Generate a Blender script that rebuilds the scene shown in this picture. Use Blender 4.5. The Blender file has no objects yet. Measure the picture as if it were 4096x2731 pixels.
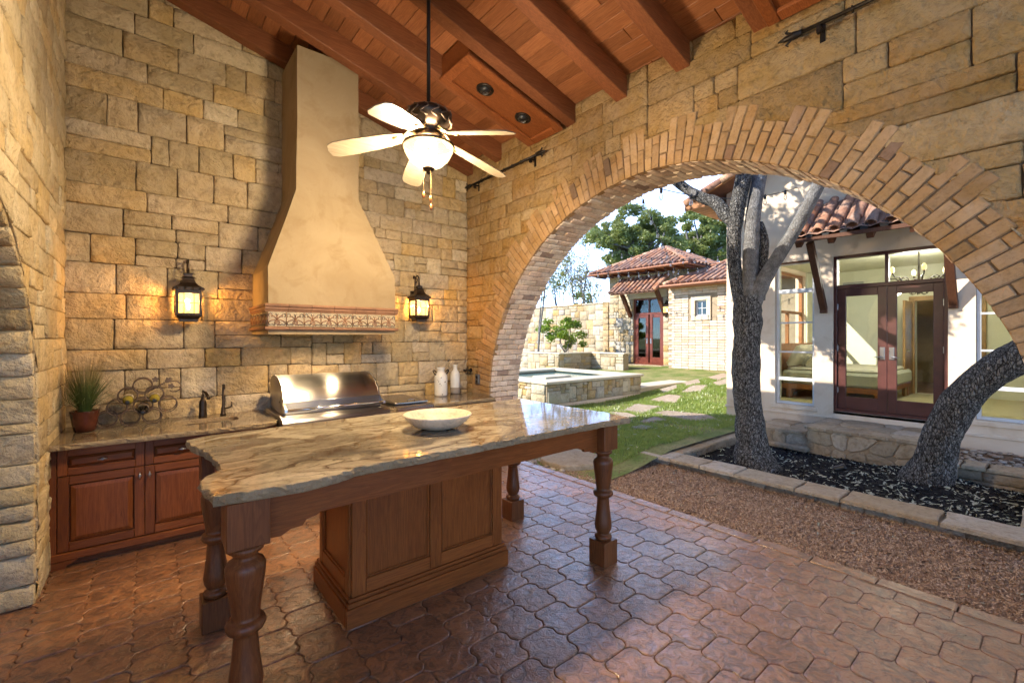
import bpy, math, random
import numpy as np
from mathutils import Vector, Matrix, noise, Quaternion
PI = math.pi
rnd = random.Random(7)
C = bpy.context.scene.collection
scene = bpy.context.scene

# ------------------------------------------------------------------ camera
YAW = 39.2
cam_d = bpy.data.cameras.new('camera'); cam = bpy.data.objects.new('camera', cam_d); C.objects.link(cam)
cam.location = (0, 0, 1.69); cam.rotation_euler = (math.radians(90), 0, math.radians(-YAW))
cam_d.sensor_width = 36; cam_d.lens = 15.69; cam_d.shift_y = -0.0043
cam_d.clip_start = .05; cam_d.clip_end = 2000
scene.camera = cam
cy = scene.cycles; cy.max_bounces = 7; cy.diffuse_bounces = 4; cy.glossy_bounces = 3; cy.transmission_bounces = 4; cy.transparent_max_bounces = 8; cy.caustics_reflective = False; cy.caustics_refractive = False; cy.sample_clamp_indirect = 6; cy.use_adaptive_sampling = True; cy.adaptive_threshold = .025
# ------------------------------------------------------------------ sky, sun, exposure
SUN_TRAVEL = Vector((1, -.59, -.75)).normalized()
SUN_EL = math.asin(-SUN_TRAVEL.z); SUN_ROT = -math.atan2(-SUN_TRAVEL.x, -SUN_TRAVEL.y)
w = bpy.data.worlds.new('World'); scene.world = w; w.use_nodes = True
nt = w.node_tree; nt.nodes.clear()
sky = nt.nodes.new('ShaderNodeTexSky'); sky.sky_type = 'NISHITA'; sky.sun_disc = False
sky.sun_elevation = SUN_EL; sky.sun_rotation = SUN_ROT; sky.air_density = .45; sky.dust_density = .12; sky.ozone_density = 3.0
tc = nt.nodes.new('ShaderNodeTexCoord'); mp = nt.nodes.new('ShaderNodeMapping'); mp.inputs['Scale'].default_value = (1, 1, 3.2)
cn = nt.nodes.new('ShaderNodeTexNoise'); cn.inputs['Scale'].default_value = 2.4; cn.inputs['Detail'].default_value = 7; cn.inputs['Distortion'].default_value = .6
cr = nt.nodes.new('ShaderNodeValToRGB'); cr.color_ramp.elements[0].position = .50; cr.color_ramp.elements[1].position = .85
mx = nt.nodes.new('ShaderNodeMixRGB'); mx.inputs[2].default_value = (2.2, 2.5, 3.0, 1)
ml = nt.nodes.new('ShaderNodeMath'); ml.operation = 'MULTIPLY'; ml.inputs[1].default_value = .5
bg = nt.nodes.new('ShaderNodeBackground'); bg.inputs[1].default_value = .13
wo = nt.nodes.new('ShaderNodeOutputWorld')
L = nt.links.new
L(tc.outputs['Generated'], mp.inputs[0]); L(mp.outputs[0], cn.inputs['Vector']); L(cn.outputs['Fac'], cr.inputs[0])
L(cr.outputs[0], ml.inputs[0]); L(ml.outputs[0], mx.inputs[0]); L(sky.outputs[0], mx.inputs[1]); L(mx.outputs[0], bg.inputs[0]); L(bg.outputs[0], wo.inputs[0])
sd = bpy.data.lights.new('sun', 'SUN'); sd.energy = 2.0; sd.angle = math.radians(.5); sd.color = (1, .92, .8)
so = bpy.data.objects.new('sun', sd); C.objects.link(so); so.rotation_euler = SUN_TRAVEL.to_track_quat('-Z', 'Y').to_euler()
so.location = (-20, 8, 12)
vs = scene.view_settings; vs.view_transform = 'Standard'; vs.look = 'None'; vs.exposure = 2.27; vs.gamma = 1; vs.use_curve_mapping = False

# ------------------------------------------------------------------ helpers
def T(x, y, z): return Matrix.Translation((x, y, z))
class MB:
    def __init__(s): s.v = []; s.f = []
    def add(s, vs, fs, M=None):
        o = len(s.v)
        s.v += [tuple(M @ Vector(p)) for p in vs] if M is not None else [tuple(p) for p in vs]
        s.f += [tuple(i + o for i in f) for f in fs]; return s
    def box(s, x0, x1, y0, y1, z0, z1, b=0.0, M=None):
        if b <= 0:
            vs = [(x, y, z) for x in (x0, x1) for y in (y0, y1) for z in (z0, z1)]
            return s.add(vs, [(0,1,3,2),(4,6,7,5),(0,4,5,1),(2,3,7,6),(0,2,6,4),(1,5,7,3)], M)
        b = min(b, .49*abs(x1-x0), .49*abs(y1-y0), .49*abs(z1-z0))
        vs = []
        for x, sx in ((x0, 1), (x1, -1)):
            for y, sy in ((y0, 1), (y1, -1)):
                for z, sz in ((z0, 1), (z1, -1)):
                    vs += [(x, y+sy*b, z+sz*b), (x+sx*b, y, z+sz*b), (x+sx*b, y+sy*b, z)]
        I = lambda a, c, d, k: (a*4+c*2+d)*3+k
        fs = [tuple(I(a, *q, 0) for q in ((0,0),(0,1),(1,1),(1,0))) for a in (0, 1)]
        fs += [tuple(I(q[0], a, q[1], 1) for q in ((0,0),(1,0),(1,1),(0,1))) for a in (0, 1)]
        fs += [tuple(I(q[0], q[1], a, 2) for q in ((0,0),(0,1),(1,1),(1,0))) for a in (0, 1)]
        for a in (0, 1):
            for c in (0, 1):
                fs.append((I(0,a,c,1), I(1,a,c,1), I(1,a,c,2), I(0,a,c,2)))
                fs.append((I(a,0,c,0), I(a,1,c,0), I(a,1,c,2), I(a,0,c,2)))
                fs.append((I(a,c,0,0), I(a,c,1,0), I(a,c,1,1), I(a,c,0,1)))
        fs += [tuple(I(a,c,d,k) for k in range(3)) for a in (0,1) for c in (0,1) for d in (0,1)]
        return s.add(vs, fs, M)
    def bar(s, p, q, w, h, b=0.0, up=(0,0,1)):
        p = Vector(p); q = Vector(q); d = q-p; l = d.length; x = d.normalized(); upv = Vector(up)
        y = upv.cross(x)
        if y.length < 1e-4: y = Vector((0,1,0)).cross(x)
        y.normalize(); z = x.cross(y)
        M = Matrix((x, y, z)).transposed().to_4x4(); M.translation = p
        return s.box(0, l, -w/2, w/2, -h/2, h/2, b, M)
    def lathe(s, prof, c=(0,0,0), n=24, M=None, caps=True, ax=None):
        vs = []; fs = []
        for r, z in prof:
            for i in range(n):
                a = 2*PI*i/n; vs.append((c[0]+r*math.cos(a), c[1]+r*math.sin(a), c[2]+z))
        for k in range(len(prof)-1):
            for i in range(n):
                j = (i+1) % n; fs.append((k*n+i, k*n+j, (k+1)*n+j, (k+1)*n+i))
        if caps: fs.append(tuple(range(n))[::-1]); fs.append(tuple((len(prof)-1)*n+i for i in range(n)))
        return s.add(vs, fs, M)
    def tube(s, pts, r, n=8, closed=False, caps=True, jit=None):
        P = [Vector(p) for p in pts]; m = len(P); R = r if isinstance(r, (list, tuple)) else [r]*m
        vs = []; fs = []; u = None
        for i in range(m):
            if closed: t = P[(i+1) % m]-P[i-1]
            else: t = P[min(i+1, m-1)]-P[max(i-1, 0)]
            t.normalize()
            if u is None:
                u = t.orthogonal().normalized()
            u = (u-t*u.dot(t)).normalized(); v = t.cross(u)
            for k in range(n):
                a = 2*PI*k/n; rr = R[i]
                q = P[i]+(u*math.cos(a)+v*math.sin(a))*rr
                if jit: q = q+(u*math.cos(a)+v*math.sin(a))*rr*jit*(noise.noise(q*(.45/max(rr, .02)))+.5*noise.noise(q*(1.6/max(rr, .02))))
                vs.append(q)
        for i in range(m if closed else m-1):
            a = i*n; b = ((i+1) % m)*n
            for k in range(n):
                j = (k+1) % n; fs.append((a+k, a+j, b+j, b+k))
        if caps and not closed:
            fs.append(tuple(range(n))[::-1]); fs.append(tuple((m-1)*n+k for k in range(n)))
        return s.add(vs, fs)
    def prism(s, out, z0, z1, M=None, b=0.0):
        n = len(out); cx = sum(p[0] for p in out)/n; cy = sum(p[1] for p in out)/n
        if b:
            rings = [[(x, y, z0) for x, y in out], [(x, y, z1-b) for x, y in out]]
            sc = []
            for x, y in out:
                d = math.hypot(x-cx, y-cy); k = max(0, 1-b/d) if d else 1; sc.append((cx+(x-cx)*k, cy+(y-cy)*k, z1))
            rings.append(sc)
        else: rings = [[(x, y, z0) for x, y in out], [(x, y, z1) for x, y in out]]
        vs = [p for r_ in rings for p in r_]; fs = []
        for k in range(len(rings)-1):
            for i in range(n): fs.append((k*n+i, k*n+(i+1) % n, (k+1)*n+(i+1) % n, (k+1)*n+i))
        fs.append(tuple(range(n))[::-1]); fs.append(tuple((len(rings)-1)*n+i for i in range(n)))
        return s.add(vs, fs, M)
    def mesh(s, name, mat, smooth=False):
        me = bpy.data.meshes.new(name); me.from_pydata(s.v, [], s.f); me.materials.append(mat)
        if smooth: me.polygons.foreach_set('use_smooth', [True]*len(me.polygons))
        me.update(); return me
    def obj(s, name, mat, parent=None, smooth=False, fix=True):
        me = s.mesh(name, mat, smooth)
        if fix: fixn(me)
        return link(name, me, parent)
import bmesh
def fixn(me):
    bm = bmesh.new(); bm.from_mesh(me); bmesh.ops.recalc_face_normals(bm, faces=bm.faces); bm.to_mesh(me); bm.free()
def link(name, me, parent=None, M=None):
    o = bpy.data.objects.new(name, me); C.objects.link(o)
    if M is not None: o.matrix_world = M
    if parent is not None:
        o.parent = parent; L_ = INV.get(parent.name)
        if L_ is not None: o.matrix_parent_inverse = L_
    return o
INV = {}
def tag(o, label=None, cat=None, group=None, kind=None):
    if label: o['label'] = label
    if cat: o['category'] = cat
    if group: o['group'] = group
    if kind: o['kind'] = kind
    return o
def thing(name, label, cat, loc=(0,0,0), group=None, kind=None):
    o = bpy.data.objects.new(name, None); C.objects.link(o); o.location = loc; o.empty_display_size = .1
    INV[o.name] = T(*[-q for q in loc]); return tag(o, label, cat, group, kind)
def copy_tree(o, parent=None):
    c = o.copy(); C.objects.link(c)
    if parent is not None: c.parent = parent
    for ch in o.children: copy_tree(ch, c)
    return c
def autosmooth(o, ang=40):
    me = o.data
    me.polygons.foreach_set('use_smooth', [True]*len(me.polygons))
    try: me.set_sharp_from_angle(angle=math.radians(ang))
    except Exception: pass
    return o

# ------------------------------------------------------------------ materials
class NM:
    def __init__(s, name):
        s.m = bpy.data.materials.new(name); s.m.use_nodes = True; s.t = s.m.node_tree
        s.b = s.t.nodes['Principled BSDF']; s.o = s.t.nodes['Material Output']
        s.pos = s.n('ShaderNodeNewGeometry').outputs['Position']
    def n(s, ty, **k):
        x = s.t.nodes.new(ty)
        for a, v in k.items(): setattr(x, a, v)
        return x
    def l(s, a, b): s.t.links.new(a, b)
    def val(s, sock, v):
        if hasattr(v, 'is_output'): s.l(v, sock)
        elif isinstance(v, (tuple, list)): sock.default_value = tuple(v)+((1,) if len(v) == 3 and len(sock.default_value) == 4 else ())
        else: sock.default_value = v
    def scale(s, sc, src=None, rot=(0,0,0)):
        m = s.n('ShaderNodeMapping'); s.l(src or s.pos, m.inputs[0]); m.inputs['Scale'].default_value = sc if isinstance(sc, (tuple, list)) else (sc,)*3
        m.inputs['Rotation'].default_value = rot
        return m.outputs[0]
    def noise(s, sc=5, det=4, rough=.55, dist=0, vec=None):
        x = s.n('ShaderNodeTexNoise'); s.l(vec or s.pos, x.inputs['Vector']); x.inputs['Scale'].default_value = sc
        x.inputs['Detail'].default_value = det; x.inputs['Roughness'].default_value = rough; x.inputs['Distortion'].default_value = dist
        return x.outputs['Fac']
    def voro(s, sc=5, feat='F1', vec=None, out='Distance', rnd_=1):
        x = s.n('ShaderNodeTexVoronoi', feature=feat); s.l(vec or s.pos, x.inputs['Vector']); x.inputs['Scale'].default_value = sc
        x.inputs['Randomness'].default_value = rnd_
        return x.outputs[out]
    def ramp(s, fac, stops, interp='LINEAR'):
        r = s.n('ShaderNodeValToRGB'); r.color_ramp.interpolation = interp; e = r.color_ramp.elements
        while len(e) < len(stops): e.new(.5)
        for i, (p, c) in enumerate(stops):
            e[i].position = p; e[i].color = tuple(c)+(1,) if isinstance(c, (tuple, list)) else (c, c, c, 1)
        s.val(r.inputs[0], fac); return r.outputs[0]
    def mix(s, fac, a, b, mode='MIX'):
        m = s.n('ShaderNodeMixRGB', blend_type=mode); s.val(m.inputs[0], fac); s.val(m.inputs[1], a); s.val(m.inputs[2], b); return m.outputs[0]
    def math(s, op, a, b=0.0):
        m = s.n('ShaderNodeMath', operation=op); s.val(m.inputs[0], a); s.val(m.inputs[1], b); return m.outputs[0]
    def rand(s): return s.n('ShaderNodeObjectInfo').outputs['Random']
    def hsv(s, col, h=.5, sa=1, v=1):
        x = s.n('ShaderNodeHueSaturation'); s.val(x.inputs['Hue'], h); s.val(x.inputs['Saturation'], sa); s.val(x.inputs['Value'], v); s.val(x.inputs['Color'], col); return x.outputs[0]
    def bump(s, h, strength=.5, dist=.02, base=None):
        b = s.n('ShaderNodeBump'); b.inputs['Strength'].default_value = strength; b.inputs['Distance'].default_value = dist; s.l(h, b.inputs['Height'])
        if base is not None: s.l(base, b.inputs['Normal'])
        s.l(b.outputs[0], s.b.inputs['Normal']); return b.outputs[0]
    def done(s, col=None, rough=None, metal=None, spec=None):
        if col is not None: s.val(s.b.inputs['Base Color'], col)
        if rough is not None: s.val(s.b.inputs['Roughness'], rough)
        if metal is not None: s.b.inputs['Metallic'].default_value = metal
        if spec is not None: s.b.inputs['Specular IOR Level'].default_value = spec
        return s.m
def jitter(m, col, amt=.25, sat=.0):
    v = m.n('ShaderNodeMapRange'); m.l(m.rand(), v.inputs[0]); v.inputs['To Min'].default_value = 1-amt; v.inputs['To Max'].default_value = 1+amt
    return m.hsv(col, .5, 1, v.outputs[0])
def stone_mat(name, stops, sc=1.0, bump=.9, rough=.9, stain=(.16,.10,.05), stain_amt=.35, dist=.02):
    m = NM(name)
    base = m.ramp(m.rand(), stops)
    n1 = m.noise(3.5*sc, 3, .6, .4); n2 = m.noise(24*sc, 4, .65); n3 = m.noise(9*sc, 5, .62, .6)
    col = m.mix(m.ramp(n1, [(.35, 0), (.7, .55)]), base, m.hsv(base, .5, .72, 1.28))
    col = m.mix(m.math('MULTIPLY', m.ramp(n3, [(.5, 0), (.68, 1)]), stain_amt), col, stain)
    col = m.mix(m.ramp(n2, [(.3, .55), (.5, 0)]), col, m.hsv(col, .5, 1.05, .55))
    col = jitter(m, col, .16)
    v = m.voro(16*sc, 'SMOOTH_F1', vec=m.scale((1,1,1)))
    h = m.math('ADD', m.math('MULTIPLY', n3, 1.4), m.math('ADD', m.math('MULTIPLY', n2, .85), m.math('MULTIPLY', v, .3)))
    m.bump(h, bump, dist*1.6)
    return m.done(col, rough, spec=.25)
def wood_mat(name, c0, c1, c2, axis='x', rough=.4, sc=1.0, knots=True, jit=.18, coat=0):
    m = NM(name)
    big = {'x': (.7, 9, 9), 'y': (9, .7, 9), 'z': (9, 9, .7)}[axis]
    off = m.n('ShaderNodeVectorMath', operation='SCALE'); comb = m.n('ShaderNodeCombineXYZ'); r = m.rand()
    for k in range(3): m.l(r, comb.inputs[k])
    m.l(comb.outputs[0], off.inputs[0]); off.inputs['Scale'].default_value = 37
    ad = m.n('ShaderNodeVectorMath', operation='ADD'); m.l(m.pos, ad.inputs[0]); m.l(off.outputs[0], ad.inputs[1])
    vec = m.scale(tuple(q*sc for q in big), ad.outputs[0])
    n1 = m.noise(1.1, 3, .5, 1.6, vec)
    rings = m.math('FRACT', m.math('MULTIPLY', n1, 7.0))
    n2 = m.noise(7, 5, .7, .3, m.scale(tuple((q*2.2 if q > 1 else q*1.5)*sc for q in big), ad.outputs[0]))
    col = m.mix(m.ramp(rings, [(0, 0), (.55, .55), (.9, 1), (1, .1)]), c0, c1)
    col = m.mix(m.ramp(n2, [(.36, .55), (.56, 0)]), col, c2)
    n4 = m.noise(1.4, 2, .5, 0, ad.outputs[0])
    col = m.hsv(col, .5, 1, m.math('ADD', m.math('MULTIPLY', n4, .7), .65))
    if knots:
        k = m.voro(1.7*sc, vec=m.scale(tuple(.55 if q < 1 else 1.5 for q in big), ad.outputs[0]))
        col = m.mix(m.ramp(k, [(.0, .85), (.055, .5), (.1, 0)]), col, c2)
    col = jitter(m, col, jit)
    m.bump(m.math('ADD', m.math('MULTIPLY', n2, .6), m.math('MULTIPLY', rings, .25)), .25, .004)
    if coat: m.b.inputs['Coat Weight'].default_value = coat; m.b.inputs['Coat Roughness'].default_value = .2
    return m.done(col, m.math('ADD', m.math('MULTIPLY', n2, .18), rough-.09), spec=.22)
def plain(name, col, rough=.5, metal=0, var=.12, sc=8, bump=0, spec=.5, jit=0):
    m = NM(name); n1 = m.noise(sc, 5, .6, .2)
    c = m.mix(m.ramp(n1, [(.3, 0), (.7, 1)]), tuple(q*(1-var) for q in col), tuple(min(1, q*(1+var)) for q in col))
    if jit: c = jitter(m, c, jit)
    if bump: m.bump(m.noise(sc*6, 5, .6), bump, .006)
    return m.done(c, m.math('ADD', m.math('MULTIPLY', n1, .14), max(0.02, rough-.07)), metal, spec)
def glow(name, col, strength, base=(.8,.7,.5)):
    m = NM(name); m.b.inputs['Emission Color'].default_value = tuple(col)+(1,); m.b.inputs['Emission Strength'].default_value = strength
    return m.done(base, .4)
def glass_mat(name, tint=(1,1,1), refl=1.0, emis=None, dif=0.0):
    m = NM(name); m.t.nodes.remove(m.b)
    tr = m.n('ShaderNodeBsdfTransparent'); tr.inputs[0].default_value = tuple(tint)+(1,)
    gl = m.n('ShaderNodeBsdfGlossy'); gl.inputs['Roughness'].default_value = .02
    fr = m.n('ShaderNodeFresnel'); fr.inputs['IOR'].default_value = 1.45
    mx_ = m.n('ShaderNodeMixShader'); m.l(m.math('MULTIPLY', fr.outputs[0], refl), mx_.inputs[0]); m.l(tr.outputs[0], mx_.inputs[1]); m.l(gl.outputs[0], mx_.inputs[2])
    out = mx_.outputs[0]
    if dif:
        d = m.n('ShaderNodeBsdfTranslucent'); d.inputs[0].default_value = tuple(tint)+(1,)
        m2 = m.n('ShaderNodeMixShader'); m2.inputs[0].default_value = dif; m.l(out, m2.inputs[1]); m.l(d.outputs[0], m2.inputs[2]); out = m2.outputs[0]
    if emis:
        e = m.n('ShaderNodeEmission'); e.inputs[0].default_value = tuple(emis[0])+(1,); e.inputs[1].default_value = emis[1]
        a = m.n('ShaderNodeAddShader'); m.l(out, a.inputs[0]); m.l(e.outputs[0], a.inputs[1]); out = a.outputs[0]
    m.l(out, m.o.inputs[0]); return m.m

M = {}
LIME = [(0, (.46,.325,.155)), (.25, (.50,.38,.21)), (.45, (.44,.33,.19)), (.62, (.48,.325,.14)), (.78, (.45,.36,.245)), (.86, (.47,.30,.095)), (.91, (.42,.32,.20)), (1, (.52,.41,.25))]
M['lime'] = stone_mat('limestone', LIME)
M['lime_pale'] = stone_mat('pale_limestone', [(0, (.52,.40,.225)), (.4, (.56,.46,.29)), (.7, (.52,.375,.175)), (1, (.56,.47,.31))], stain_amt=.25)
M['lime_jamb'] = stone_mat('jamb_limestone', [(0, (.48,.35,.17)), (.4, (.53,.41,.23)), (.7, (.47,.33,.14)), (1, (.52,.41,.25))], stain_amt=.3)
M['lime_arch_dim'] = stone_mat('dimmed_arch_limestone', [(0, (.33,.195,.062)), (.4, (.37,.235,.088)), (.7, (.31,.172,.05)), (1, (.35,.24,.11))], sc=1.1, bump=1)  # darker than the other limestone: this wall's weaker light is put into its colour
M['lime_far'] = stone_mat('garden_limestone', [(0, (.45,.36,.22)), (.3, (.52,.44,.31)), (.55, (.47,.31,.11)), (.75, (.40,.37,.32)), (1, (.50,.42,.28))], bump=.7, stain_amt=.25)
M['mortar'] = plain('dark_joint', (.15,.095,.05), .95, var=.3, bump=.4)
M['mortar_pale'] = plain('pale_mortar', (.36,.28,.19), .95, var=.15, bump=.4)
M['ringbrick'] = stone_mat('ring_brick', [(0, (.33,.19,.075)), (.5, (.40,.245,.11)), (.85, (.30,.165,.06)), (.985, (.36,.215,.095)), (.992, (.16,.09,.055)), (1, (.16,.10,.06))], sc=1.6, bump=.55, dist=.008, stain_amt=.25)
M['soffitbrick'] = stone_mat('soffit_brick', [(0, (.64,.49,.36)), (.5, (.72,.59,.46)), (.8, (.60,.43,.31)), (.96, (.55,.41,.30)), (1, (.2,.13,.1))], sc=1.6, bump=.5, dist=.008, stain_amt=.2)
M['wingbrick'] = stone_mat('wing_brick', [(0, (.58,.47,.37)), (.5, (.66,.57,.47)), (.75, (.56,.38,.25)), (.9, (.68,.60,.5)), (1, (.50,.30,.18))], sc=1.5, bump=.5, dist=.01, stain_amt=.2, stain=(.42,.22,.10))
M['beam'] = wood_mat('beam_wood', (.26,.098,.042), (.20,.07,.03), (.12,.04,.018), 'x', .5)
M['plank'] = wood_mat('plank_wood', (.36,.145,.06), (.28,.105,.042), (.17,.06,.026), 'y', .42, jit=.25)
M['boxwood'] = wood_mat('box_wood', (.30,.095,.03), (.22,.065,.02), (.13,.036,.012), 'x', .35)
M['cab'] = wood_mat('cabinet_wood', (.20,.060,.015), (.15,.042,.011), (.08,.021,.006), 'x', .36, coat=.1)
M['cabz'] = wood_mat('cabinet_wood_upright', (.20,.060,.015), (.15,.042,.011), (.08,.021,.006), 'z', .36, coat=.1)
M['isl'] = wood_mat('island_wood', (.315,.094,.020), (.245,.067,.015), (.14,.037,.009), 'z', .36, coat=.1)
M['islx'] = wood_mat('island_wood_long', (.30,.09,.020), (.235,.065,.015), (.135,.036,.009), 'x', .36, coat=.1)
M['leg'] = wood_mat('leg_wood', (.19,.064,.020), (.14,.045,.014), (.08,.025,.009), 'z', .34, coat=.15)
M['awnwood'] = wood_mat('awning_wood', (.13,.055,.03), (.095,.038,.02), (.055,.022,.012), 'z', .55)
M['soffit'] = wood_mat('soffit_wood', (.42,.19,.07), (.34,.14,.05), (.22,.08,.03), 'y', .5)
M['blade'] = wood_mat('blade_wood', (.29,.235,.17), (.235,.185,.13), (.175,.135,.09), 'x', .45, knots=False, jit=.05)
M['mahog'] = plain('mahogany_paint', (.085,.026,.021), .38, var=.25, sc=5)
M['mahog_red'] = plain('red_mahogany', (.15,.035,.02), .35, var=.25, sc=5)
M['iron'] = plain('black_iron', (.022,.017,.014), .45, .6, var=.3)
M['bronze'] = plain('oil_rubbed_bronze', (.05,.033,.022), .38, .75, var=.35, sc=20)
M['rackmetal'] = plain('brown_wrought_metal', (.13,.085,.055), .5, .5, var=.3, sc=30)
def steel(name, base, rough, axis):
    m = NM(name); n1 = m.noise(60, 3, .6, 0, m.scale(axis)); n2 = m.noise(2.5, 3)
    m.b.inputs['Anisotropic'].default_value = .97; tg = m.n('ShaderNodeTangent', direction_type='RADIAL', axis='X'); m.l(tg.outputs[0], m.b.inputs['Tangent'])
    c = m.mix(m.ramp(n1, [(.3, 0), (.7, 1)]), tuple(q*.88 for q in base), base)
    m.bump(n1, .04, .002)
    return m.done(c, m.math('ADD', m.math('MULTIPLY', n2, .1), rough-.05), 1.0)
M['steel'] = steel('brushed_steel', (.50,.485,.46), .24, (.05, 1, 1))
M['steel2'] = steel('dark_brushed_steel', (.34,.325,.315), .32, (.05, 1, 1))
M['chrome'] = plain('polished_steel', (.7,.69,.67), .13, 1, var=.05)
def stucco(name, a, b, c, sc=1.0, bump=.35):
    m = NM(name); n1 = m.noise(1.6*sc, 6, .62, .8); n2 = m.noise(5*sc, 6, .6, .5); n3 = m.noise(45*sc, 4, .6)
    col = m.mix(m.ramp(n1, [(.35, 0), (.65, 1)]), a, b); col = m.mix(m.ramp(n2, [(.52, 0), (.75, .7)]), col, c)
    m.bump(m.math('ADD', n2, m.math('MULTIPLY', n3, .25)), bump, .012)
    return m.done(col, .8, spec=.25)
M['hood'] = stucco('hood_plaster', (.27,.195,.11), (.33,.25,.15), (.22,.145,.07))
M['stucco'] = stucco('house_stucco', (.76,.59,.43), (.80,.66,.51), (.62,.44,.28), .8)
M['stucco_in'] = stucco('room_plaster', (.66,.65,.49), (.70,.69,.53), (.62,.61,.46), .6, .1)
M['granite'] = None
def granite(name, tone):
    m = NM(name)
    v = m.scale((.8, 1.6, 1), rot=(0, 0, .5))
    warp = m.n('ShaderNodeTexNoise'); m.l(v, warp.inputs['Vector']); warp.inputs['Scale'].default_value = 1.6; warp.inputs['Detail'].default_value = 5
    ad = m.n('ShaderNodeVectorMath', operation='MULTIPLY_ADD'); m.l(warp.outputs['Color'], ad.inputs[0]); ad.inputs[1].default_value = (1.3, 1.3, .3); m.l(v, ad.inputs[2])
    n1 = m.noise(1.5, 8, .62, 1.2, ad.outputs[0]); n2 = m.noise(9, 8, .7, .8, ad.outputs[0]); n3 = m.noise(55, 4, .7)
    col = m.ramp(n1, [(.26, (.06,.05,.042)), (.36, (.15,.125,.10)), (.44, tone[0]), (.52, tone[1]), (.60, tone[2]), (.68, tone[1]), (.78, (.12,.09,.065))])
    col = m.mix(m.ramp(n2, [(.34, .75), (.46, 0)]), col, (.085,.06,.042))
    vein = m.ramp(m.voro(2.2, 'DISTANCE_TO_EDGE', ad.outputs[0]), [(0, .9), (.02, .35), (.06, 0)])
    col = m.mix(vein, col, (.075,.04,.022))
    col = m.mix(m.ramp(n3, [(.35, .5), (.5, 0)]), col, m.hsv(col, .5, .9, .6))
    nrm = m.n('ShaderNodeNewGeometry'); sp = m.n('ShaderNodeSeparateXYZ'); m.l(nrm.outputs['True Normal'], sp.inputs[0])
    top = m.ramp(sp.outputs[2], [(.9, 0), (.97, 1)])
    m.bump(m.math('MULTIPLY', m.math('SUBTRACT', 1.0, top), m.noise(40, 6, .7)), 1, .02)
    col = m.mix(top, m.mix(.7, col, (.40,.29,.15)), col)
    return m.done(col, m.math('ADD', m.math('MULTIPLY', m.math('SUBTRACT', 1.0, top), .65), .06), spec=.5)
M['granite'] = granite('brown_granite', [(.21,.17,.125), (.35,.295,.215), (.46,.40,.305)])
M['granite2'] = granite('speckled_granite', [(.17,.13,.09), (.24,.19,.13), (.31,.255,.18)])
def floor_mat():
    m = NM('stamped_concrete')
    n1 = m.noise(2.2, 6, .65, .5); n2 = m.noise(14, 7, .68, 1.2); n3 = m.noise(50, 5, .6); r = m.rand()
    base = m.ramp(r, [(0, (.36,.155,.062)), (.5, (.33,.145,.062)), (.8, (.40,.175,.068)), (1, (.30,.145,.072))])
    col = m.mix(m.ramp(n2, [(.42, .8), (.56, 0)]), base, (.115,.055,.028))
    col = m.mix(m.ramp(n1, [(.5, 0), (.75, .5)]), col, (.33,.17,.085))
    col = jitter(m, col, .12)
    big = m.noise(7, 3, .5, .3)
    h = m.math('ADD', m.math('MULTIPLY', n2, .8), m.math('ADD', m.math('MULTIPLY', n3, .12), m.math('MULTIPLY', big, .7)))
    m.bump(h, .9, .025)
    m.l(m.ramp(m.noise(1.1, 5, .65, .6), [(.36, .5), (.56, 1)]), m.b.inputs['Coat Weight']); m.b.inputs['Coat Roughness'].default_value = .14; m.b.inputs['Coat IOR'].default_value = 1.7
    cb = m.n('ShaderNodeBump'); cb.inputs['Strength'].default_value = .6; cb.inputs['Distance'].default_value = .015; m.l(h, cb.inputs['Height']); m.l(cb.outputs[0], m.b.inputs['Coat Normal'])
    return m.done(col, m.math('ADD', m.math('MULTIPLY', n2, .22), .2), spec=.6)
M['floor'] = floor_mat()
M['grout'] = plain('floor_groove', (.17,.085,.045), .5, var=.3, bump=.3)
M['tile'] = stone_mat('roof_tile', [(0, (.42,.17,.085)), (.3, (.50,.24,.13)), (.5, (.24,.13,.10)), (.7, (.40,.22,.14)), (.85, (.17,.11,.095)), (1, (.52,.30,.18))], sc=1.6, bump=.4, dist=.01, stain=(.09,.07,.065), stain_amt=.55)
M['pan'] = plain('tile_underlay', (.20,.085,.05), .9, var=.3)
M['copper'] = plain('copper_gutter', (.17,.07,.04), .5, .5)
def bark():
    m = NM('oak_bark'); v = m.scale((1, 1, .42)); wv = m.n('ShaderNodeTexNoise'); m.l(v, wv.inputs['Vector']); wv.inputs['Scale'].default_value = 9
    ad = m.n('ShaderNodeVectorMath', operation='MULTIPLY_ADD'); m.l(wv.outputs['Color'], ad.inputs[0]); ad.inputs[1].default_value = (.06,.06,.06); m.l(v, ad.inputs[2])
    n = m.noise(30, 4); rid = m.math('MULTIPLY', m.math('ABSOLUTE', m.math('SUBTRACT', m.noise(17, 4, .6, 0, ad.outputs[0]), .5)), 1.6)
    e = m.math('MINIMUM', m.voro(40, 'DISTANCE_TO_EDGE', ad.outputs[0]), m.math('MULTIPLY', rid, 2.2))
    col = m.mix(m.ramp(e, [(.02, 0), (.13, 1)]), (.02,.018,.017), m.mix(m.ramp(n, [(.35, 0), (.65, 1)]), (.17,.16,.15), (.34,.33,.31)))
    m.bump(m.math('ADD', m.ramp(e, [(0, 0), (.3, 1)]), m.math('MULTIPLY', n, .45)), 1, .02)
    return m.done(col, .9, spec=.2)
M['bark'] = bark()
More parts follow.
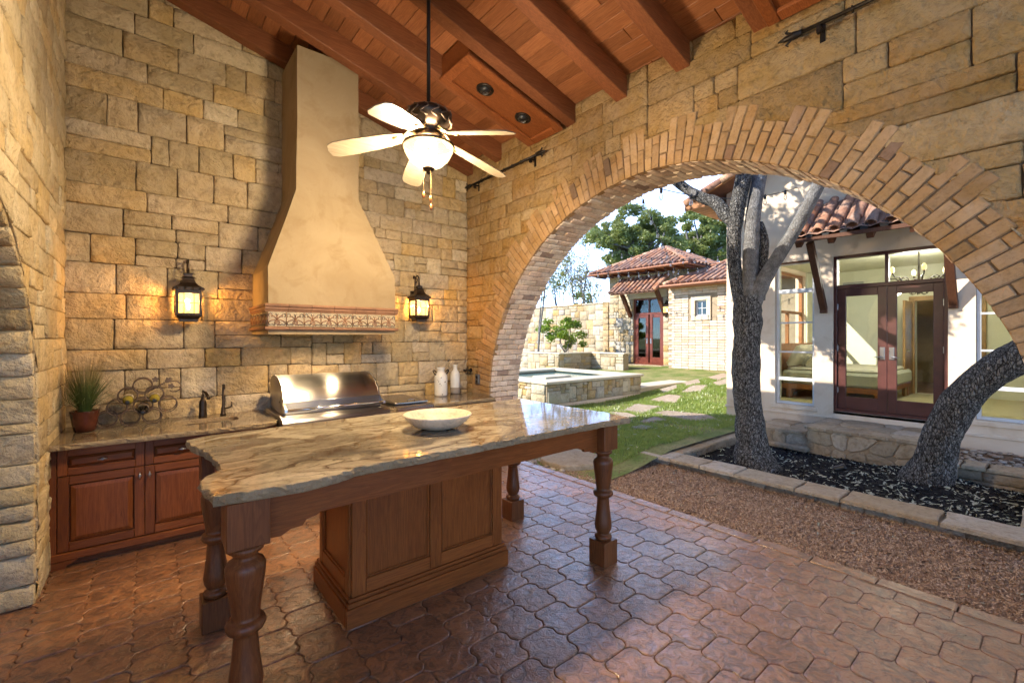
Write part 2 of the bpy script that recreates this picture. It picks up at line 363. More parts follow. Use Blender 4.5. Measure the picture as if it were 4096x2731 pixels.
def bark2():
    m = NM('smooth_oak_bark'); v = m.scale((1, 1, .35)); e = m.voro(55, 'DISTANCE_TO_EDGE', v); n = m.noise(12, 6)
    col = m.mix(m.ramp(n, [(.35, 0), (.65, 1)]), (.15,.145,.14), (.28,.275,.27)); col = m.mix(m.ramp(e, [(0, .6), (.1, 0)]), col, (.05,.045,.04))
    m.bump(m.math('ADD', m.ramp(e, [(0, 0), (.2, 1)]), n), .7, .012)
    return m.done(col, .85, spec=.2)
M['bark2'] = bark2()
def leafm(name, a, b, trans=.35):
    m = NM(name); n = m.noise(1.3, 3); n2 = m.noise(9, 3)
    col = m.mix(m.ramp(n2, [(.35, 0), (.65, 1)]), m.mix(n, a, b), b)
    m.b.inputs['Subsurface Weight'].default_value = 0
    m.t.nodes.remove(m.b)
    d = m.n('ShaderNodeBsdfDiffuse'); t = m.n('ShaderNodeBsdfTranslucent'); g = m.n('ShaderNodeBsdfGlossy'); g.inputs['Roughness'].default_value = .4
    m.l(col, d.inputs[0]); m.l(m.hsv(col, .48, 1.1, 1.3), t.inputs[0])
    a1 = m.n('ShaderNodeMixShader'); a1.inputs[0].default_value = trans; m.l(d.outputs[0], a1.inputs[1]); m.l(t.outputs[0], a1.inputs[2])
    a2 = m.n('ShaderNodeMixShader'); a2.inputs[0].default_value = .06; m.l(a1.outputs[0], a2.inputs[1]); m.l(g.outputs[0], a2.inputs[2])
    m.l(a2.outputs[0], m.o.inputs[0]); return m.m
M['oakleaf'] = leafm('oak_leaf', (.13,.19,.055), (.25,.30,.10), .45)
M['limeleaf'] = leafm('lime_leaf', (.13,.24,.03), (.24,.36,.05), .5)
M['paleleaf'] = leafm('pale_leaf', (.13,.17,.06), (.25,.25,.08), .4)
M['grassleaf'] = leafm('grass_blade', (.12,.23,.04), (.30,.38,.10), .4)
def potgrass():
    m = NM('ornamental_grass'); sp = m.n('ShaderNodeSeparateXYZ'); m.l(m.pos, sp.inputs[0])
    t = m.n('ShaderNodeMapRange'); m.l(sp.outputs[2], t.inputs[0]); t.inputs['From Min'].default_value = 1.08; t.inputs['From Max'].default_value = 1.5
    n = m.noise(40, 2); col = m.ramp(m.math('ADD', t.outputs[0], m.math('MULTIPLY', m.math('SUBTRACT', n, .5), .8)), [(.1, (.06,.10,.02)), (.45, (.10,.135,.035)), (.75, (.26,.21,.085)), (1, (.22,.15,.08))])
    return m.done(col, .6)
M['potgrass'] = potgrass()
def lawn():
    m = NM('lawn_soil'); n = m.noise(1.6, 5, .6); n2 = m.noise(30, 5)
    col = m.mix(m.ramp(n, [(.35, 0), (.65, 1)]), (.13,.20,.045), (.33,.30,.14)); col = m.mix(m.ramp(n2, [(.3, .6), (.5, 0)]), col, (.10,.075,.04))
    m.bump(n2, .6, .03); return m.done(col, .95, spec=.1)
M['lawn'] = lawn()
M['soil'] = plain('bare_soil', (.16,.10,.06), .95, var=.4, sc=6, bump=.6)
M['mulch'] = plain('brown_bark_mulch', (.29,.18,.115), .95, var=.4, sc=40, bump=.8)
def chip(name, a, b, c):
    m = NM(name); x = m.n('ShaderNodeTexWhiteNoise'); m.l(m.scale(30), x.inputs[0]); v = m.voro(75, out='Color'); sp = m.n('ShaderNodeSeparateColor'); m.l(v, sp.inputs[0])
    return m.done(m.ramp(sp.outputs[0], [(0, a), (.5, b), (1, c)]), .9, spec=.2)
M['chip'] = chip('brown_chips', (.26,.16,.095), (.52,.355,.235), (.68,.51,.38))
M['blackchip'] = chip('black_chips', (.008,.008,.01), (.016,.016,.02), (.035,.035,.04))
M['blackmulch'] = plain('black_mulch', (.012,.012,.014), .9, var=.5, sc=40, bump=.9)
M['dryleaf'] = chip('dry_leaves', (.36,.36,.28), (.54,.54,.46), (.32,.37,.25))
M['flag'] = stone_mat('flagstone', [(0, (.42,.33,.22)), (.35, (.48,.39,.27)), (.7, (.38,.28,.17)), (1, (.44,.38,.30))], bump=.7, stain_amt=.35)
M['flagpale'] = stone_mat('stepping_flagstone', [(0, (.40,.31,.22)), (.5, (.44,.36,.27)), (1, (.37,.28,.21))], bump=.8, stain_amt=.35)
M['pebble'] = stone_mat('river_pebble', [(0, (.30,.20,.13)), (.3, (.42,.35,.27)), (.6, (.25,.18,.13)), (1, (.5,.45,.38))], sc=3, bump=.2, rough=.6)
M['cream'] = stucco('cast_stone', (.62,.54,.40), (.66,.58,.45), (.56,.46,.32), .8, .15)
M['travertine'] = stone_mat('travertine', [(0, (.60,.52,.40)), (1, (.60,.52,.40))], sc=2, bump=.25, rough=.45, stain=(.38,.28,.17), stain_amt=.35, dist=.006)
M['ceramic'] = plain('white_crackle_glaze', (.66,.63,.57), .2, var=.06, sc=12)
M['greyclay'] = plain('grey_clay', (.25,.21,.17), .6, var=.15)
M['potclay'] = plain('red_brown_glaze', (.075,.020,.011), .18, var=.45, sc=14)
M['whitealu'] = plain('white_window_metal', (.66,.67,.69), .35, var=.04)
M['glass'] = glass_mat('window_glass', (.92,.95,.93), 1.8)
M['glassdark'] = glass_mat('tower_glass', (.6,.66,.62), 2.0)
M['water'] = None
wm = NM('pool_water'); wm.bump(wm.noise(7, 3, .5, .4), .25, .02); wm.b.inputs['Transmission Weight'].default_value = 0; M['water'] = wm.done((.13,.24,.24), .05, spec=.7)
M['foam'] = plain('water_foam', (.8,.85,.85), .5)
M['pooltile'] = plain('pool_wall_tile', (.22,.33,.37), .25)
M['ringmortar'] = plain('arch_mortar', (.21,.13,.065), .95, var=.25, sc=20, bump=.6)
M['carpet'] = plain('carpet', (.50,.44,.25), .95, var=.1, sc=30, bump=.3)
M['linen'] = plain('linen', (.70,.66,.53), .9, var=.06, sc=6, bump=.2)
M['duvet'] = plain('pale_green_duvet', (.58,.58,.45), .9, var=.06, sc=6, bump=.2)
M['bedwood'] = plain('cherry_wood', (.34,.13,.04), .4, var=.2)
M['doorwood'] = plain('knotty_door_wood', (.32,.18,.06), .5, var=.4, sc=4)
M['hall'] = plain('hall_paint', (.33,.25,.10), .8)
M['black'] = plain('black_plastic', (.012,.012,.013), .35)
M['silver'] = plain('silver_hardware', (.32,.33,.36), .3, .9)
M['greenglass'] = plain('white_wine_bottle', (.30,.24,.03), .08, var=.1)
M['darkglass'] = plain('red_wine_bottle', (.012,.010,.008), .07, var=.1)
M['paper'] = plain('bottle_label_paper', (.62,.55,.44), .8)
M['bulb'] = glow('warm_bulb', (1, .72, .38), 12)
M['candle'] = glow('candle_lamp_glass', (1, .6, .22), .35)
M['lanternglass'] = glass_mat('seeded_lantern_glass', (1, .84, .58), .6, ((1, .62, .24), .16), .012)
M['bowlglass'] = glass_mat('frosted_fan_bowl', (1, .86, .58), .4, ((1, .74, .36), .22), .012)
M['hoodlamp'] = glow('hood_lamp_lens', (1, .8, .5), 14)
M['clearbulb'] = glass_mat('clear_bulb_glass', (.95,.95,.95), 1.4, None, .15)
M['foliagewhite'] = plain('bed_wall', (.6,.6,.5), .9)

# ================================================================== pavilion
XL, XA, YB = -.56, 3.55, 5.38          # inner faces: left wall, arched wall, back wall
AT = .50                               # thickness of the arched wall
ROOF_S = .262
def beam_z(x): return 3.97+ROOF_S*(XA-x)          # underside of the beams
BEAM_H = .21
def plank_z(x): return beam_z(x)+BEAM_H

def ashlar(W, H, cell, rng, ws, hs):
    nu = max(1, round(W/cell)); nv = max(1, round(H/cell)); g = np.zeros((nv, nu), bool); ids = np.zeros((nv, nu), int); out = []
    for j in range(nv):
        for i in range(nu):
            if g[j, i]: continue
            h_ = min(rng.choice(hs), nv-j); run = 0
            while i+run < nu and not g[j, i+run]: run += 1
            best = None
            for t in range(7):
                k = min(rng.choice(ws), run)
                if rng.random() < .12: k = max(2, k//2)
                if run-k < 2: k = run
                end = i+k; bad = 0
                if j > 0 and end < nu and ids[j-1, end-1] != ids[j-1, end]: bad += 3
                if run > max(ws) and k < h_: bad += 1
                if j > 0 and k > max(ws)+2: bad += 2
                if best is None or bad < best[0]: best = (bad, k)
                if bad == 0: break
            k = best[1]
            if k > max(ws)+2: k = k//2
            while h_ > 1 and g[j:j+h_, i:i+k].any(): h_ -= 1
            if k < h_-1 and h_ > 2: h_ = 2
            g[j:j+h_, i:i+k] = True; ids[j:j+h_, i:i+k] = len(out)+1
            out.append((i*W/nu, j*H/nv, (i+k)*W/nu, (j+h_)*H/nv))
    return out
def courses(W, H, rng, hr=(.17, .29), wr=(.28, .75), split=.42):
    out = []; z = 0; prev = []
    while z < H-.02:
        h = rng.uniform(*hr)
        if H-z-h < hr[0]*.7: h = H-z
        u = 0; cur = []
        while u < W-.01:
            sp = rng.random() < split and h > .2
            for t in range(8):
                w_ = rng.uniform(*wr)*(1.15 if sp else (.75 if h > .25 else 1))
                if rng.random() < .12: w_ *= .55
                if W-u-w_ < wr[0]*.6: w_ = W-u
                if all(abs(u+w_-p) > .06 for p in prev) or u+w_ >= W-.01: break
            u1 = u+w_; cur.append(u1)
            if sp:
                f = rng.uniform(.38, .62); zz = z+h*f
                for (a, b, n_) in ((z, zz, rng.choice((1, 1, 2))), (zz, z+h, rng.choice((1, 2, 2)))):
                    if w_ < .34: n_ = 1
                    c_ = u+w_*rng.uniform(.35, .65)
                    for (p, q) in ([(u, u1)] if n_ == 1 else [(u, c_), (c_, u1)]): out.append((p, a, q, b))
            else: out.append((u, z, u1, z+h))
            u = u1
        prev = cur; z += h
    return out
def stone(rect, O, eu, ev, en, rng, depth=.03, gap=.006, nx=4, ny=3, clip=None, back=.05, rag=.006):
    """one rock-faced block; rect in (u,v), O origin, eu/ev/en unit vectors"""
    u0, v0, u1, v1 = rect; g = gap*.5
    u0 += g+rng.random()*rag*.6; u1 -= g+rng.random()*rag*.6; v0 += g*.7+rng.random()*rag*.4; v1 -= g*.7+rng.random()*rag*.4
    if u1-u0 < .015 or v1-v0 < .015: return None
    seed = Vector((rng.random()*90, rng.random()*90, rng.random()*90))
    lean = (rng.random()-.5)*depth*.6; lean2 = (rng.random()-.5)*depth*.6; base = rng.uniform(.45, 1)*depth
    bx_ = min(.2, .011/(u1-u0)); by_ = min(.25, .010/(v1-v0))
    fx = [0]+[bx_+(1-2*bx_)*k/(nx-2) for k in range(nx-1)]+[1]
    fy = [0]+[by_+(1-2*by_)*k/(ny-2) for k in range(ny-1)]+[1]
    vs = []; n = 0; moved = 0
    for j, b in enumerate(fy):
        for i, a in enumerate(fx):
            u = u0+(u1-u0)*a; v = v0+(v1-v0)*b
            edge = i in (0, nx) or j in (0, ny)
            corner = i in (0, nx) and j in (0, ny)
            if edge:
                u += (rng.random()-.5)*rag*.8; v += (rng.random()-.5)*rag*.8
            if corner:
                u += (.5-a)*.010; v += (.5-b)*.010
            d = base*(.7 if edge else 1)+(a-.5)*lean+(b-.5)*lean2
            if not edge: d += (noise.noise(seed+Vector((u*9, v*9, 0)))+.6*noise.noise(seed+Vector((u*22, v*22, 7))))*depth*.7
            if clip:
                uu, vv = clip(u, v)
                if abs(uu-u)+abs(vv-v) > 1e-6: moved += 1
                u, v = uu, vv
            vs.append(O+eu*u+ev*v+en*d)
    if moved >= (nx+1)*(ny+1): return None
    fs = []
    for j in range(ny):
        for i in range(nx):
            a = j*(nx+1)+i; fs.append((a, a+1, a+nx+2, a+nx+1))
    ring = [i for i in range(nx+1)]+[j*(nx+1)+nx for j in range(1, ny+1)]+[ny*(nx+1)+i for i in range(nx-1, -1, -1)]+[j*(nx+1) for j in range(ny-1, 0, -1)]
    o = len(vs); vs += [vs[i]-en*(back+base*.4) for i in ring]; m = len(ring)
    for k in range(m): fs.append((ring[k], o+k, o+(k+1) % m, ring[(k+1) % m]))
    mb = MB(); mb.v = [tuple(p) for p in vs]; mb.f = fs; return mb
X_, Y_, Z_ = Vector((1,0,0)), Vector((0,1,0)), Vector((0,0,1))

# ---- floor: slab with stamped lobed tiles
floor = MB().box(-3.6, 3.86, -3.2, 5.6, -.25, -.012).obj('patio_floor', M['grout']); tag(floor, kind='structure')
def lobed(size_y=.272):
    R = size_y/math.sqrt(3); pts = []
    cor = [Vector((R*math.cos(math.radians(60*k)), R*math.sin(math.radians(60*k)))) for k in range(6)]
    for k in range(6):
        a, b = cor[k], cor[(k+1) % 6]; d = b-a; nn = Vector((d.y, -d.x)).normalized()
        flat = k in (1, 4)
        for t in (np.linspace(0, 1, 11)[:-1]):
            off = 0 if flat else math.sin(2*PI*t)*.019+math.sin(6*PI*t)*.003
            if k in (0, 3): off = -off
            p = a+d*t+nn*off; pts.append((p.x, p.y))
    return pts, R
pts, TR = lobed()
def tile_mesh(k):
    n = len(pts); mb = MB(); rr = random.Random(k)
    def ring(s, z): return [(x*(1-s/math.hypot(x, y)), y*(1-s/math.hypot(x, y)), z) for x, y in pts]
    mb.v = ring(.0012, -.011)+ring(.002, -.0035)+ring(.008, -.0003)+ring(.018, 0)
    tx, ty = rr.uniform(-.004, .004), rr.uniform(-.004, .004)
    mb.v = [(x, y, z+(x*tx+y*ty if z > -.01 else 0)) for x, y, z in mb.v]
    for r_ in (0, 1, 2):
        for i in range(n): mb.f.append((r_*n+i, r_*n+(i+1) % n, (r_+1)*n+(i+1) % n, (r_+1)*n+i))
    c = len(mb.v); mb.v.append((0, 0, 0))
    for i in range(n): mb.f.append((3*n+i, 3*n+(i+1) % n, c))
    me = mb.mesh('floor_tile', M['floor'], True); fixn(me); return me
tms = [tile_mesh(k) for k in range(6)]
cy_, sy_ = math.cos(math.radians(YAW)), math.sin(math.radians(YAW))
def cdepth(x, y): return x*sy_+y*cy_
def cpx(x, y, z=0):
    d = cdepth(x, y)
    return (1176+1025*(x*cy_-y*sy_)/d, 774-1025*(z-1.69)/d) if d > .05 else (1e9, 1e9)
spots = []
sx, sy2 = TR*1.5, .272
for i in range(-14, 27):
    for j in range(-8, 22):
        x = i*sx+.05; y = j*sy2+(sy2/2 if i % 2 else 0)
        if -3.3 < x < 3.85 and -2.2 < y < 5.3:
            u, v = cpx(x, y); vis = -150 < u < 2500 and v < 1900
            spots.append((0 if vis else 1, cdepth(x, y), x, y))
spots.sort()
rest = MB()
for k, (iv, d, x, y) in enumerate(spots):
    if x > 3.69:
        me = tms[k % 6].copy()
        for q in me.vertices: q.co.x = min(q.co.x, 3.857-x)
        link('floor_tile', me, floor, T(x, y, 0)); continue
    if k < 285 and not iv:
        o = link('floor_tile', tms[k % 6], floor, T(x, y, rnd.uniform(-.0012, .0012)))
    else:
        me = tms[k % 6]; rest.add([v.co for v in me.vertices], [tuple(p.vertices) for p in me.polygons], T(x, y, rnd.uniform(-.0012, .0012)))
tag(rest.obj('floor_tile_remainder', M['floor'], floor, True, False), kind='stuff')
bt = MB()
for k in range(22):                                   # border strip along the slab's outer edge
    y0 = -3.2+k*.4
    o = MB().box(3.866, 3.995, y0+.004, y0+.396, -.2, rnd.uniform(-.001, .001)+.001, .008).obj('border_tile', M['floor'], floor)

# ---- back wall
rng = random.Random(11)
bw = thing('stone_wall', 'tall tan limestone wall of rough rectangular blocks behind the grill and hood', 'wall', (1.5, YB, 0))
core = MB(); core.v = [(XL-.5, YB+.012, 0), (XA+.4, YB+.012, 0), (XA+.4, YB+.012, plank_z(XA)+.02), (XL-.5, YB+.012, plank_z(XL-.5)+.02)]
core.v += [(x, YB+.4, z) for x, y, z in core.v]; core.f = [(0,1,2,3), (7,6,5,4), (0,4,5,1), (1,5,6,2), (2,6,7,3), (3,7,4,0)]
core.obj('wall_core', M['mortar'], bw)
def roofclip(u, v):
    return (u, min(v, plank_z(XL+u)-.01-.86))
for r in courses(2.0, 4.35, rng, (.18, .30), (.28, .68), .32)+[(a+2.0, b, c+2.0, d) for a, b, c, d in courses(XA-XL-2.0, 4.35, rng, (.16, .30), (.2, .46), .45)]:
    cx_, cz_ = XL+(r[0]+r[2])/2, .86+(r[1]+r[3])/2
    if .86+r[1] > plank_z(XL+r[0])-.03: continue
    if 1.15 < XL+r[0] and XL+r[2] < 1.72 and .86+r[1] > 1.8: continue      # covered by the hood flue
    s = stone(r, Vector((XL, YB, .86)), X_, Z_, -Y_, rng, .032, .003, nx=7, ny=5, clip=roofclip)
    if s: s.obj('stone', M['lime'], bw, True)

# ---- left wall with its arched opening
lw = thing('stone_wall', 'limestone wall with an arched opening and stacked jamb blocks beside the drawer cabinets', 'wall', (XL-.25, 4.7, 0))
AYc, AZ, AR = 2.85, 1.15, 1.26
core = MB()
# core built from vertical strips that follow the arch
ys = list(np.linspace(.9, 5.38+.4, 60))
for a, b in zip(ys[:-1], ys[1:]):
    m_ = (a+b)/2; dy = abs(m_-AYc)
    z0 = 0 if dy >= AR+.02 else AZ+math.sqrt(max(0, (AR+.02)**2-dy*dy))
    core.box(XL-.5, XL-.012, a, b, z0, plank_z(XL)+.02)
core.obj('wall_core', M['mortar_pale'], lw)
RJ = .17
def leftclip(u, v):          # u runs from the corner towards the camera, v up
    y = YB-u; z = v; v2 = min(v, plank_z(XL)-.01)
    if z <= AZ:
        if abs(y-AYc) < AR: return (YB-(AYc+math.copysign(AR, y-AYc)), v2)
        return (u, v2)
    d = math.hypot(y-AYc, z-AZ)
    if d < AR and d > 1e-3: k = AR/d; return (YB-(AYc+(y-AYc)*k), AZ+(z-AZ)*k)
    return (u, v2)
for r in courses(4.4, 5.0, rng, (.15, .28), (.2, .5), .45):
    if r[1] > plank_z(XL)-.05: continue
    s = stone(r, Vector((XL, YB, 0)), -Y_, Z_, X_, rng, .02, .003, nx=5, ny=4, clip=leftclip)
    if s: s.obj('stone', M['lime_pale'], lw, True)
# jamb and arch reveal blocks
z = .002; k = 0
while z < AZ:
    h = rng.choice((.10, .12, .13, .14, .19)); h = min(h, AZ-z) if AZ-z-h > .06 else AZ-z
    w1 = rng.choice((.24, .28, .33))
    for (a, b) in ((0, w1), (w1, .5)):
        s = stone((a, z, b, z+h), Vector((XL+.012, AYc+AR-.0, 0)), -X_, Z_, -Y_, rng, .035, .008)
        s.obj('jamb_block', M['lime_jamb'], lw, True)
    z += h
n_ = 26
for k in range(n_):
    a0, a1 = k*PI/n_, (k+1)*PI/n_
    am = (a0+a1)/2; O = Vector((XL+.012, AYc+AR*math.cos(a0), AZ+AR*math.sin(a0)))
    d = Vector((0, AYc+AR*math.cos(a1), AZ+AR*math.sin(a1)))-Vector((0, O.y, O.z)); ev = d.normalized(); en = Vector((0, -math.cos(am), -math.sin(am)))
    w1 = rng.choice((.22, .27, .32))
    for (a, b) in ((0, w1), (w1, .5)):
        s = stone((a, 0, b, d.length), O, -X_, ev, en, rng, .032, .007)
        s.obj('jamb_block', M['lime_jamb'], lw, True)

# ---- arched wall
aw = thing('arched_stone_wall', 'large limestone wall with a wide brick-ringed arch opening to the courtyard', 'wall', (XA+.25, 5.1, 0))
CYA, CZA, CR = 2.405, .79, 2.415
core = MB(); ys = list(np.linspace(-1.6, YB+.4, 110))
for a, b in zip(ys[:-1], ys[1:]):
    m_ = (a+b)/2; dy = abs(m_-CYA); RR = CR+.05
    z0 = -.2 if dy >= RR else CZA+math.sqrt(max(0, RR*RR-dy*dy))
    core.box(XA+.012, XA+AT-.012, a, b, z0, plank_z(XA)+.05)
core.obj('wall_core', M['mortar'], aw)
RING = CR+.27
def archclip(u, v):
    y = YB-u; z = v; v2 = min(v, plank_z(XA)-.005)
    if z <= CZA:
        if abs(y-CYA) < RING: return (YB-(CYA+math.copysign(RING, y-CYA)), v2)
        return (u, v2)
    d = math.hypot(y-CYA, z-CZA)
    if d < RING: k = RING/max(d, 1e-3); return (YB-(CYA+(y-CYA)*k), CZA+(z-CZA)*k)
    return (u, v2)
rects = courses(3.0, 4.25, rng, (.16, .29), (.25, .62), .4)+[(a+3.0, b, c+3.0, d) for a, b, c, d in courses(3.9, 4.25, rng, (.20, .34), (.42, 1.0), .3)]
for r in rects:
    cu, cv = (r[0]+r[2])/2, (r[1]+r[3])/2
    s = stone(r, Vector((XA, YB, 0)), -Y_, Z_, -X_, rng, .018, .004, nx=6, ny=5, clip=archclip)
    if s: s.obj('stone', M['lime_arch_dim'], aw, True)
# stones on the courtyard face, seen only from other positions
ob = MB()
ys = list(np.linspace(-1.6, YB+.4, 60))
# ring bricks: two-brick columns, toothed in threes
def ring_frame(s):
    """arc length s from the far jamb's foot: returns point on the opening edge, tangent, outward normal"""
    J = CZA
    if s < J: return Vector((0, CYA+CR, s)), Z_, Y_
    a = (s-J)/CR
    if a < PI: return Vector((0, CYA+CR*math.cos(a), CZA+CR*math.sin(a))), Vector((0, -math.sin(a), math.cos(a))), Vector((0, math.cos(a), math.sin(a)))
    t = J-(s-J-PI*CR)
    return Vector((0, CYA-CR, t)), -Z_, -Y_
def brick_mb(w, l, d, rr, b=.008):
    """w along x, l along y, d along z (proud), slightly worn"""
    mb = MB().box(0, w, 0, l, -.05, d, b)
    mb.v = [(x+rr.uniform(-.0025, .0025), y+rr.uniform(-.003, .003), z+(rr.uniform(-.002, .002))) for x, y, z in mb.v]
    return mb
total = 2*CZA+PI*CR; ncol = round(total/.073); ds = total/ncol
def place(mb, s0, O, et, en_, eo, name, mat, par):
    """local x->et tangent, y->en_ , z->eo"""
    Mx = Matrix((et, en_, eo)).transposed().to_4x4(); Mx.translation = O
    mb.v = [tuple(Mx @ Vector(p)) for p in mb.v]
    return mb.obj(name, mat, par)
for k in range(ncol):
    s0 = k*ds; P, t, nn = ring_frame(s0+ds/2)
    if P.y < -.15 and k > ncol*.8: pass
    long_ = (k//3) % 2 == 0; tot = .405 if long_ else .295
    inner = .115 if k % 2 else .215
    O = Vector((XA, P.y, P.z))-t*(ds/2-.004)
    spread = 1.0
    pieces = [(0, inner), (inner, tot)] if tot-inner > .07 else [(0, tot)]
    for (a, b) in pieces:
        w_ = (ds-.007)*(1+(a+b)/2/CR*(1 if CZA < s0 < total-CZA else 0))
        l_ = b-a-.008+rng.uniform(-.004, .004)
        mb = brick_mb(w_, l_, .021+rng.uniform(-.004, .004), rng, .006)
        if 'u' and rng.random() < .5: mb.v = [(x, y, z+(.004 if y > l_/2 else -.003)) for x, y, z in mb.v]
        place(mb, s0, Vector((XA, P.y, P.z))-t*(w_/2)+nn*(a+.003), t, nn, -X_, 'ring_brick', M['ringbrick'], aw)
rm_ = MB(); N_ = 90
for k in range(N_+1):
    P, t, nn = ring_frame(total*k/N_)
    for q in (.004, .285):
        rm_.v.append((XA-.008, P.y+nn.y*q, P.z+nn.z*q))
for k in range(N_): rm_.f.append((2*k, 2*k+1, 2*k+3, 2*k+2))
rm_.obj('ring_mortar', M['ringmortar'], aw)
# soffit bricks: running bond across the wall's thickness
half = 0
for k in range(ncol):
    s0 = k*ds; P, t, nn = ring_frame(s0+ds/2)
    cuts = [0, .2, .4, .5] if k % 2 else [0, .1, .3, .5]
    for a, b in zip(cuts[:-1], cuts[1:]):
        w_ = ds-.006; l_ = b-a-.006
        mb = brick_mb(w_, l_, .010+rng.uniform(-.006, .007), rng)
        Mx_o = Vector((XA+.0+a+.003, P.y, P.z))-t*(w_/2)+nn*.012
        place(mb, s0, Mx_o, t, X_, -nn, 'soffit_brick', M['soffitbrick'], aw)
# outer face of the arched wall (plain stones, larger, for other viewpoints)
for r in ashlar(6.9, 4.25, .12, rng, (4,5,6,7), (2,3)):
    s = stone(r, Vector((XA+AT, YB, 0)), -Y_, Z_, X_, rng, .02, .008, clip=lambda u, v: archclip(u, v))
    if s: ob.add(s.v, s.f)
tag(ob.obj('outer_face_stones', M['lime_far'], aw, True), kind='stuff')

# ---- ceiling: planks and beams
ceil = thing('ceiling', None, None, (1.5, 2.5, 4.5), kind='structure')
sl = math.atan(ROOF_S)
def slope_box(x0, x1, y0, y1, zoff0, zoff1, b=.006):
    """box whose long axis follows the roof slope; zoff over the beam underside"""
    mb = MB().box(x0, x1, y0, y1, zoff0, zoff1, b)
    mb.v = [(x, y, z+beam_z(x)) for x, y, z in mb.v]; return mb
x = -1.3; k = 0
while x < 4.85:
    wd = .138
    for (ya, yb) in ((-1.7, 1.03+.65*(k % 3)), (1.036+.65*(k % 3), 5.75)):
        slope_box(x+.0025, x+wd-.0025, ya, yb, BEAM_H, BEAM_H+.03, .003).obj('plank', M['plank'], ceil)
    x += wd; k += 1
roofdeck = MB().box(-1.35, 4.95, -1.75, 5.8, BEAM_H+.034, BEAM_H+.14)
roofdeck.v = [(x, y, z+beam_z(x)) for x, y, z in roofdeck.v]; roofdeck.obj('roof_deck', M['pan'], ceil)
BY = [5.27, 4.61, 3.97, 3.33, 2.665, 2.03, 1.39, .74, .09, -.56, -1.2]
for y in BY:
    slope_box(-1.2, 3.57 if y < 5 else 3.57, y-.065, y+.065, 0, BEAM_H-.001, .006).obj('beam', M['beam'], ceil)

# ---- two wooden light boxes with eyeball downlights
def light_box(x0, x1, y0, y1, label):
    b = thing('light_box', label, 'light box', ((x0+x1)/2, (y0+y1)/2, beam_z((x0+x1)/2)), 'wooden light boxes between the beams')
    lo = -.045
    slope_box(x0, x1, y0, y1, lo+.012, .17, .003).obj('box_body', M['boxwood'], b)
    f = .07
    for (a0, a1, c0, c1) in ((x0-.02, x1+.02, y0-.02, y0+f), (x0-.02, x1+.02, y1-f, y1+.02), (x0-.02, x0+f, y0+f, y1-f), (x1-f, x1+.02, y0+f, y1-f)):
        slope_box(a0, a1, c0, c1, lo-.018, lo+.011, .007).obj('trim_board', M['boxwood'], b)
    for t in (.3, .72):
        xx = x0+(x1-x0)*t; yy = (y0+y1)/2; zz = beam_z(xx)+lo+.012
        R_ = Matrix.Rotation(sl, 4, 'Y')
        lt = thing('eyeball_light', None, None); lt.parent = b; lt.matrix_parent_inverse = INV[b.name]
        Mx = T(xx, yy, zz) @ R_
        MB().lathe([(.088, 0), (.088, -.008), (.07, -.014), (.062, -.012), (.06, .01)], n=28, M=Mx, caps=False).obj('rim', M['iron'], lt, True)
        MB().lathe([(.001, -.036), (.03, -.034), (.05, -.024), (.06, -.005), (.06, .01)], n=24, M=Mx @ T(-.0, .0, 0) @ Matrix.Rotation(-.35, 4, 'Y'), caps=False).obj('eyeball', M['black'], lt, True)
        MB().lathe([(.03, -.0425), (.028, -.037), (.0, -.034)], n=18, M=Mx @ Matrix.Rotation(-.35, 4, 'Y'), caps=False).obj('lamp_lens', M['silver'], lt, True)
light_box(2.27, 3.46, 3.405, 3.895, 'reddish wooden light box with two black eyeball lamps beside the ceiling fan')
light_box(2.4, 3.46, .815, 1.315, 'reddish wooden box between beams above the iron rod at the arch crown')

# ---- iron drapery rods on the arched wall
def rod(y0, y1, z, label):
    r = thing('curtain_rod', label, 'curtain rod', (XA-.1, (y0+y1)/2, z))
    MB().tube([(XA-.09, y0, z), (XA-.09, y1, z)], .013, 10).obj('rod', M['iron'], r, True)
    for y, s in ((y0, -1), (y1, 1)):
        f = MB(); f.tube([(XA-.09, y, z), (XA-.09, y+s*.05, z), (XA-.09, y+s*.1, z), (XA-.09, y+s*.15, z)], [.02, .026, .02, .004], 8)
        for q in (-1, 1): f.tube([(XA-.09, y+s*.03, z), (XA-.09, y+s*.07, z+q*.022), (XA-.09, y+s*.10, z+q*.045), (XA-.09, y+s*.085, z+q*.058)], [.008, .009, .008, .004], 6)
        f.obj('finial', M['iron'], r, True)
        b = MB(); yb = y-s*.1; b.box(XA-.1, XA-.0, yb-.008, yb+.008, z-.03, z-.012); b.box(XA-.022, XA-.003, yb-.015, yb+.015, z-.09, z+.03); b.box(XA-.105, XA-.075, yb-.012, yb+.012, z-.06, z-.012)
        b.obj('bracket', M['iron'], r)
    for k in range(6):
        yy = y0+(y1-y0)*(.2+.12*k); pts_ = [(XA-.09+.022*math.cos(a), yy, z-.004+.022*math.sin(a)) for a in np.linspace(0, 2*PI, 12)[:-1]]
        MB().tube(pts_, .003, 5, True).obj('ring', M['iron'], r, True)
rod(3.80, 5.15, 3.785, 'black iron drapery rod with leaf finials running into the stone corner')
rod(-.3, 1.11, 3.77, 'black iron drapery rod with leaf finials above the crown of the brick arch')

